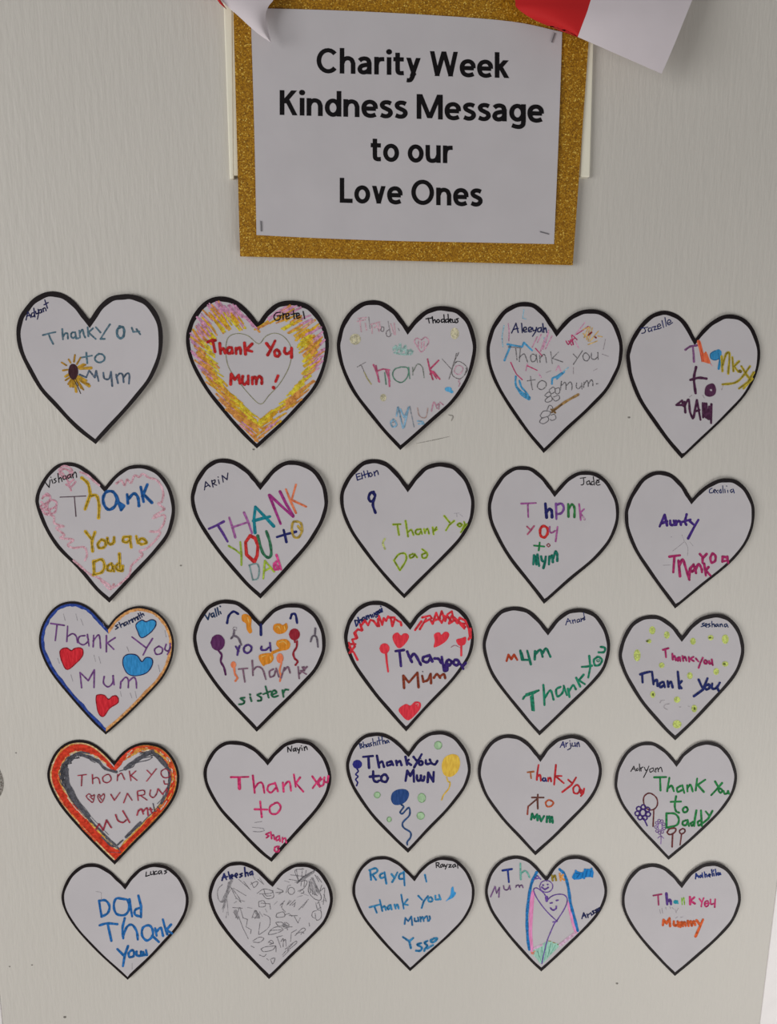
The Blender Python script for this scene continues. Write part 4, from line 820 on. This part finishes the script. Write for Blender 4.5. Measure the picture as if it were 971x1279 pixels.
h = Heart((765, 1065), 5.5486, 'white paper heart with an orange-red word under small rainbow letters, bottom row right end',
  '482,210', '525,150 580,105 640,75 705,68 775,88 835,145 875,220 893,305 880,385 830,490 730,600 580,735', '435,855',
  '350,770 230,640 125,500 75,390 67,320 80,240 125,155 185,100 250,78 320,80 385,110 440,160', (19, 20, 25), (0.0065, 0.001, 0.002))
h.part(NM, ((34, 54, 122), 8, 'L578,182 582,145 600,172;L580,166 598,160;616,156 606,164 612,172 624,160;L624,140 628,172;L640,134 645,170;644,156 653,150 658,168;668,162 682,154 674,148 667,160 680,168;L690,118 696,162;L704,120 702,130;L704,142 708,160;L716,115 722,160;L736,138 722,148 738,156;742,142 738,152 748,152;L748,140 754,152'))
h.part(LT, ((156, 58, 100), 11, 'L285,298 342,288;L318,292 322,362'), ((88, 60, 132), 16, 'L376,284 382,358;384,340 402,327 408,357'), ((32, 136, 154), 10, 'E440 342 16 14;L452,335 456,353', 'm'), ((138, 188, 64), 7, 'L482,315 486,360;487,335 498,312 502,360'), ((190, 54, 110), 13, 'L539,307 541,358;L570,310 543,335 573,353'), ((190, 54, 110), 9, 'L605,320 622,345;L635,315 623,345 618,374;655,335 640,352 650,375 668,362 666,340 655,335;L642,355 665,352;682,325 685,358 705,353;L715,323 711,378'))
h.part(LT, ((206, 92, 46), 15, 'L352,503 357,467 378,490 398,454 402,510;428,477 430,505 450,503;L454,477 460,510;L470,485 473,513;473,495 485,482 491,510;491,495 503,482 510,508;L525,475 530,508;531,490 545,477 552,505;553,492 567,477 575,500;L586,470 605,495;L630,464 610,510 579,580'))
h.pieces('pencil_mark', ((166, 160, 166), 5, 'L330,395 336,422;L345,385 350,420;L372,380 375,395;L400,375 405,390;L435,390 445,418;L460,385 445,410;L415,380 425,390;L440,455 455,445;L475,450 490,445', 'l'))
# ------------------------------------------------------------------ sign and what hangs beside it
def gold_mat():
    m, nt, b, out = new_mat('gold_glitter')
    tc = nt.nodes.new('ShaderNodeTexCoord')
    v = nt.nodes.new('ShaderNodeTexVoronoi'); v.inputs['Scale'].default_value = 1100
    nt.links.new(tc.outputs['Object'], v.inputs['Vector'])
    sep = nt.nodes.new('ShaderNodeSeparateColor'); nt.links.new(v.outputs['Color'], sep.inputs[0])
    g = lambda c: albedo(c, 1.35)
    r = ramp(nt, sep.outputs[0], [(0.0, g((116, 76, 6))), (0.45, g((150, 104, 12))), (0.9, g((176, 128, 26))), (1.0, g((226, 184, 86)))])
    nt.links.new(r.outputs['Color'], b.inputs['Base Color'])
    b.inputs['Metallic'].default_value = 0.15
    b.inputs['Roughness'].default_value = 0.45
    bp = nt.nodes.new('ShaderNodeBump'); bp.inputs['Strength'].default_value = 0.75; bp.inputs['Distance'].default_value = 0.0006
    nt.links.new(sep.outputs[1], bp.inputs['Height']); nt.links.new(bp.outputs['Normal'], b.inputs['Normal'])
    return m
HG = 0.0075                                # face of the gold card in front of the door
def slab(name, quad, h, thick, mat, parent, bow=0.0, n=14, bevel=None):
    """four photo corners (tl tr br bl) of a flat sheet h in front of the door"""
    s = Sheet()
    for i in range(n + 1):
        for j in range(n + 1):
            u, v = i / n, j / n
            x = (quad[0][0] * (1 - u) + quad[1][0] * u) * (1 - v) + (quad[3][0] * (1 - u) + quad[2][0] * u) * v
            y = (quad[0][1] * (1 - u) + quad[1][1] * u) * (1 - v) + (quad[3][1] * (1 - u) + quad[2][1] * u) * v
            dx = bow * math.sin(math.pi * v) * (1 if u > 0.5 else -1) * abs(2 * u - 1)
            s.add(at(x, y, h + abs(bow) * 0.0))
    for i in range(n):
        for j in range(n):
            a = i * (n + 1) + j
            s.face((a, a + 1, a + n + 2, a + n + 1), mat)
    return s.build(name, parent, thick=thick)
holder = empty('sign_holder', at(510, 160, 0)); tag(holder, 'cream plastic sign holder on the door, its two side rails showing behind the gold card', 'sign holder')
cream = simple('cream_plastic', (226, 219, 202), 0.35, 1.25, 0.5)
def rail(quad, h):
    s = Sheet()
    q = [at(x, y, h) for x, y in quad]; w = [Vector((p.x, 0.0, p.z)) for p in q]
    k = [s.add(p) for p in q + w]
    for f in ((0, 1, 2, 3), (0, 4, 5, 1), (1, 5, 6, 2), (2, 6, 7, 3), (3, 7, 4, 0)): s.face(tuple(k[i] for i in f), cream, False)
    me = s.build('side_rail', holder, bevel=0.0012)
    b = bmesh.new(); b.from_mesh(me.data); bmesh.ops.recalc_face_normals(b, faces=b.faces); b.to_mesh(me.data); b.free()
rail(((277, -60), (290, -60), (292.5, 223), (287, 223)), 0.0050)
rail(((733, -60), (745, -60), (737.5, 221), (725, 221)), 0.0055)
slab('back_plate', ((288, -58), (737, -58), (727, 219), (291, 219)), 0.0045, 0.003, cream, holder)

sign = empty('sign', at(505, 160, 0.004)); tag(sign, 'white printed notice stapled onto gold glitter card above the hearts', 'sign')
slab('glitter_card', ((289.5, -60), (742.5, -44), (715.8, 331), (300, 320)), HG, 0.0022, gold_mat(), sign)
# printed sheet with softly wavy edges
S = Sheet(); S.smooth = True
top = catmull(pts('313,10 420,13 540,19 640,27 702.5,40'), 5); bot = catmull(pts('320.5,293.5 400,297.5 500,301 580,302.5 692.3,304.8'), 5)
n, mrows = len(top), 16
def paper_h(u, v):
    return HG + 0.0006 + 0.0028 * max(0, u - 0.72) ** 2 / 0.08 * (1 - abs(2 * v - 1) ** 2) * 0.8 + 0.0008 * (1 - v) ** 3
for i in range(n):
    for j in range(mrows + 1):
        u, v = i / (n - 1), j / mrows
        x = top[i][0] * (1 - v) + bot[i][0] * v; y = top[i][1] * (1 - v) + bot[i][1] * v
        x += (1.2 * math.sin(math.pi * v) * (1 - u)) * 0.6 + (1.0 * math.sin(math.pi * v)) * u * 0.6
        S.add(at(x, y, paper_h(u, v)))
for i in range(n - 1):
    for j in range(mrows):
        a = i * (mrows + 1) + j
        S.face((a, a + 1, a + mrows + 2, a + mrows + 1), paper_mat())
S.build('paper', sign, thick=0.0002)
black_ink = simple('printed_black', (20, 17, 20), 0.5, 0.9, 0.2)
def sign_h(px, py):
    v = (py - 10) / 290; u = (px - 316) / 382
    return paper_h(u, min(1, max(0, v))) + 1.5e-4
def arc(cx, cy, ax, ay, a0, a1, n=18):
    return [(cx + ax * math.cos(math.radians(a0 + (a1 - a0) * i / n)), cy + ay * math.sin(math.radians(a0 + (a1 - a0) * i / n))) for i in range(n + 1)]
def curve(s): return catmull(pts(s), 7)
# bold sans capitals and small letters, capital height 1: advance, centre lines ('/' = two-point diagonal cut level)
GL_ = {
 'C': (.80, arc(.44, .5, .345, .425, 42, 318)),
 'h': (.60, [(.09, 0), (.09, 1.03)], curve('.09,.40 .16,.56 .30,.625 .44,.57 .505,.42') + [(.505, 0)]),
 'a': (.55, curve('.07,.54 .15,.605 .27,.63 .39,.585 .44,.45') + [(.44, 0)], curve('.44,.385 .28,.365 .14,.315 .085,.20 .13,.10 .24,.07 .36,.115 .44,.21')),
 'r': (.40, [(.09, 0), (.09, .71)], curve('.09,.38 .13,.53 .22,.61 .38,.625')),
 'i': (.18, [(.09, 0), (.09, .71)], 'dot'),
 't': (.41, [(.16, .90), (.16, .23)] + curve('.16,.23 .18,.12 .26,.08 .39,.085')[1:], [(0.0, .635), (.39, .635)]),
 'y': (.54, '/.09,.71 .295,.02', '/.455,.71 .22,-.02', curve('.295,.12 .23,-.06 .17,-.17 .10,-.20 .02,-.19')),
 'W': (1.06, '/.09,1 .29,0', '/.27,0 .53,1', '/.53,1 .79,0', '/.77,0 .97,1'),
 'e': (.58, [(.06, .355), (.52, .355)], curve('.505,.35 .49,.50 .41,.60 .29,.63 .16,.58 .085,.45 .085,.28 .15,.13 .28,.07 .40,.08 .51,.125')),
 'k': (.54, [(.09, 0), (.09, 1.03)], '/.42,.71 .12,.33', '/.21,.44 .45,0'),
 'K': (.66, [(.09, 0), (.09, 1)], '/.53,1 .13,.47', '/.27,.62 .56,0'),
 'n': (.60, [(.09, 0), (.09, .71)], curve('.09,.40 .16,.56 .30,.625 .44,.57 .505,.42') + [(.505, 0)]),
 'd': (.60, arc(.295, .35, .212, .282, 0, 360, 24), [(.515, 0), (.515, 1.03)]),
 's': (.47, curve('.42,.585 .31,.63 .18,.62 .10,.54 .13,.44 .25,.37 .37,.30 .40,.19 .32,.09 .19,.07 .05,.12')),
 'M': (.96, [(.09, 0), (.09, 1)], [(.87, 0), (.87, 1)], '/.12,1 .48,.04', '/.84,1 .48,.04'),
 'g': (.60, arc(.295, .36, .212, .275, 0, 360, 24), [(.515, .71), (.515, .02)] + curve('.515,.02 .49,-.12 .39,-.20 .25,-.20 .10,-.15')[1:]),
 'o': (.61, arc(.305, .35, .222, .282, 0, 360, 24)),
 'u': (.60, [(.09, .71), (.09, .30)] + curve('.09,.30 .13,.13 .26,.075 .42,.13 .50,.30')[1:], [(.505, 0), (.505, .71)]),
 'L': (.50, [(.09, 1), (.09, .08), (.50, .08)]),
 'O': (.90, arc(.45, .5, .355, .425, 0, 360, 30)),
 'v': (.53, '/.09,.71 .275,0', '/.445,.71 .255,0'),
}
SW = .172
def words(text, x0, x1, yb0, yb1, cap):
    """one printed line; x0..x1 and the baseline's two ends in the photo, cap = capital height"""
    quads = []; x = 0.0
    for ch in text:
        if ch == ' ': x += .27; continue
        g = GL_[ch]
        for st in g[1:]:
            if st == 'dot':
                quads.append([(x + .09 + .112 * math.cos(k * math.pi / 8), .925 + .112 * math.sin(k * math.pi / 8)) for k in range(16)])
            elif isinstance(st, str):
                (ax, ay), (bx, by) = pts(st[1:]); hw = SW / 2 * math.hypot(bx - ax, by - ay) / abs(by - ay) * 0.97
                quads.append([(x + ax - hw, ay), (x + ax + hw, ay), (x + bx + hw, by), (x + bx - hw, by)])
            else:
                P = st; n = len(P); closed = math.hypot(P[0][0] - P[-1][0], P[0][1] - P[-1][1]) < 1e-6
                side = []
                for i in range(n):
                    a = P[i - 1] if i > 0 else (P[-2] if closed else None); c = P[i + 1] if i < n - 1 else (P[1] if closed else None); b = P[i]
                    e1 = Vector((b[0] - a[0], b[1] - a[1])).normalized() if a else None; e2 = Vector((c[0] - b[0], c[1] - b[1])).normalized() if c else None
                    e1 = e1 or e2; e2 = e2 or e1
                    n1, n2 = Vector((-e1.y, e1.x)), Vector((-e2.y, e2.x)); m = (n1 + n2).normalized(); k = SW / 2 / max(.5, m.dot(n1))
                    side.append(((x + b[0] + m.x * k, b[1] + m.y * k), (x + b[0] - m.x * k, b[1] - m.y * k)))
                for i in range(n - 1): quads.append([side[i][0], side[i + 1][0], side[i + 1][1], side[i][1]])
        x += g[0] + .07
    lo = min(p[0] for q in quads for p in q); hi = max(p[0] for q in quads for p in q)
    s = Sheet()
    for i, q in enumerate(quads):
        k = []
        for px, py in q:
            f = (px - lo) / (hi - lo)
            X, Y = x0 + (x1 - x0) * f, yb0 + (yb1 - yb0) * f - py * cap
            k.append(s.add(at(X, Y, sign_h(X, Y) + (i % 7) * 2e-6)))
        s.face(tuple(k), black_ink)
    return s.build('printed_lettering', sign)
words('Charity Week', 395.6, 636.4, 91, 97.5, 31)
words('Kindness Message', 349.5, 679.7, 143.5, 153, 31)
words('to our', 463.3, 565.8, 201, 204, 31)
words('Love Ones', 424.6, 603.2, 253, 257.8, 31)
steel = simple('staple_steel', (120, 118, 122), 0.3, 1.0, 0.8)
for a, b in (((693.5, 41), (689.5, 53)), ((675, 289.5), (686, 292.5)), ((326, 276), (326.5, 289))):
    s = Sheet(); w = 0.7
    dx, dy = b[0] - a[0], b[1] - a[1]; l = math.hypot(dx, dy); nx, ny = -dy / l * w, dx / l * w
    q = [(a[0] - nx, a[1] - ny), (a[0] + nx, a[1] + ny), (b[0] + nx, b[1] + ny), (b[0] - nx, b[1] - ny)]
    k = [s.add(at(x, y, sign_h(x, y) + 0.0007)) for x, y in q] + [s.add(at(x, y, sign_h(x, y) - 0.0001)) for x, y in q]
    for f in ((0, 1, 2, 3), (0, 4, 5, 1), (1, 5, 6, 2), (2, 6, 7, 3), (3, 7, 4, 0)): s.face(tuple(k[i] for i in f), steel)
    s.build('staple', sign)

# two loose ends of red and white paper bunting hanging in front of the sign's top corners
def bunting(part, parent, left, right, hs, rgb, n=10):
    """strip between two photo edges (top to bottom); hs gives the gap to the door along it"""
    s = Sheet(); s.smooth = True
    m = simple('red_crepe' if rgb[1] < 80 else 'white_crepe', rgb, 0.6)
    A, B = catmull(pts(left), 5), catmull(pts(right), 5)
    if len(A) < len(B):
        A = [A[0]] * 0 + A
    N = 24
    def samp(P, t):
        f = t * (len(P) - 1); i = min(int(f), len(P) - 2); f -= i
        return (P[i][0] * (1 - f) + P[i + 1][0] * f, P[i][1] * (1 - f) + P[i + 1][1] * f)
    for j in range(N + 1):
        t = j / N
        a, b = samp(A, t), samp(B, t)
        for i in range(n + 1):
            u = i / n
            hl = hs[0] * (1 - t) + hs[1] * t; hr = hs[2] * (1 - t) + hs[3] * t
            h = hl * (1 - u) + hr * u + 0.006 * math.sin(math.pi * t) + 0.003 * math.sin(math.pi * u)
            s.add(at(a[0] * (1 - u) + b[0] * u, a[1] * (1 - u) + b[1] * u, h))
    for j in range(N):
        for i in range(n):
            k = j * (n + 1) + i
            s.face((k, k + 1, k + n + 2, k + n + 1), m)
    return s.build(part, parent, thick=0.0003)
bl = empty('bunting', at(300, -60, 0.012)); tag(bl, 'pointed, mostly white bunting end over the top left corner of the gold card', 'bunting', 'bunting ends over the sign')
bunting('white_panel', bl, '258,-70 266,-30 275,-2 299,21 321,41 338.5,53', '372,-70 360,-35 343,-2 335,9 332,24 338.8,53', (0.014, 0.022, 0.014, 0.017), (205, 197, 202))
bunting('red_panel', bl, '236,-70 252,-30 270,-2 277,6 283,11', '258,-70 266,-30 275,-2 279,5 283,11.2', (0.014, 0.021, 0.014, 0.022), (184, 32, 34))
br = empty('bunting', at(760, -60, 0.012)); tag(br, 'red and white bunting end over the top right corner of the gold card', 'bunting', 'bunting ends over the sign')
bunting('red_panel', br, '610,-70 624,-35 643,-2 646,10 672,27 722,46', '765,-70 752,-35 739,-2 734,14 728,30 722.5,46.5', (0.014, 0.020, 0.014, 0.030), (184, 32, 30))
bunting('white_panel', br, '765,-70 752,-35 739,-2 734,14 728,30 722,46', '895,-70 880,-35 866,-2 853,30 840,62 827,92', (0.014, 0.030, 0.014, 0.040), (204, 196, 199))

# ------------------------------------------------------------------ marks on the paint
scuff('-3,958 0.5,972 1,984 -3,998', 7, (104, 98, 92))
scuff('520,554 545,549 562,545', 1.2, (146, 142, 136)); scuff('560,518 566,520 564,526', 2.2, (150, 146, 140))
for x, y, r in ((786, 521, 1.6), (81, 1270, 1.8), (771, 1228, 1.5), (40, 1205, 1.0), (12, 1207, 1.0), (317, 561, 1.4), (20, 940, 0.9), (226, 706, 1.3)):
    scuff('%g,%g %g,%g %g,%g' % (x - r, y, x, y + 0.4, x + r, y), r * 1.5, (134, 130, 124), 'paint_speck', 'p')
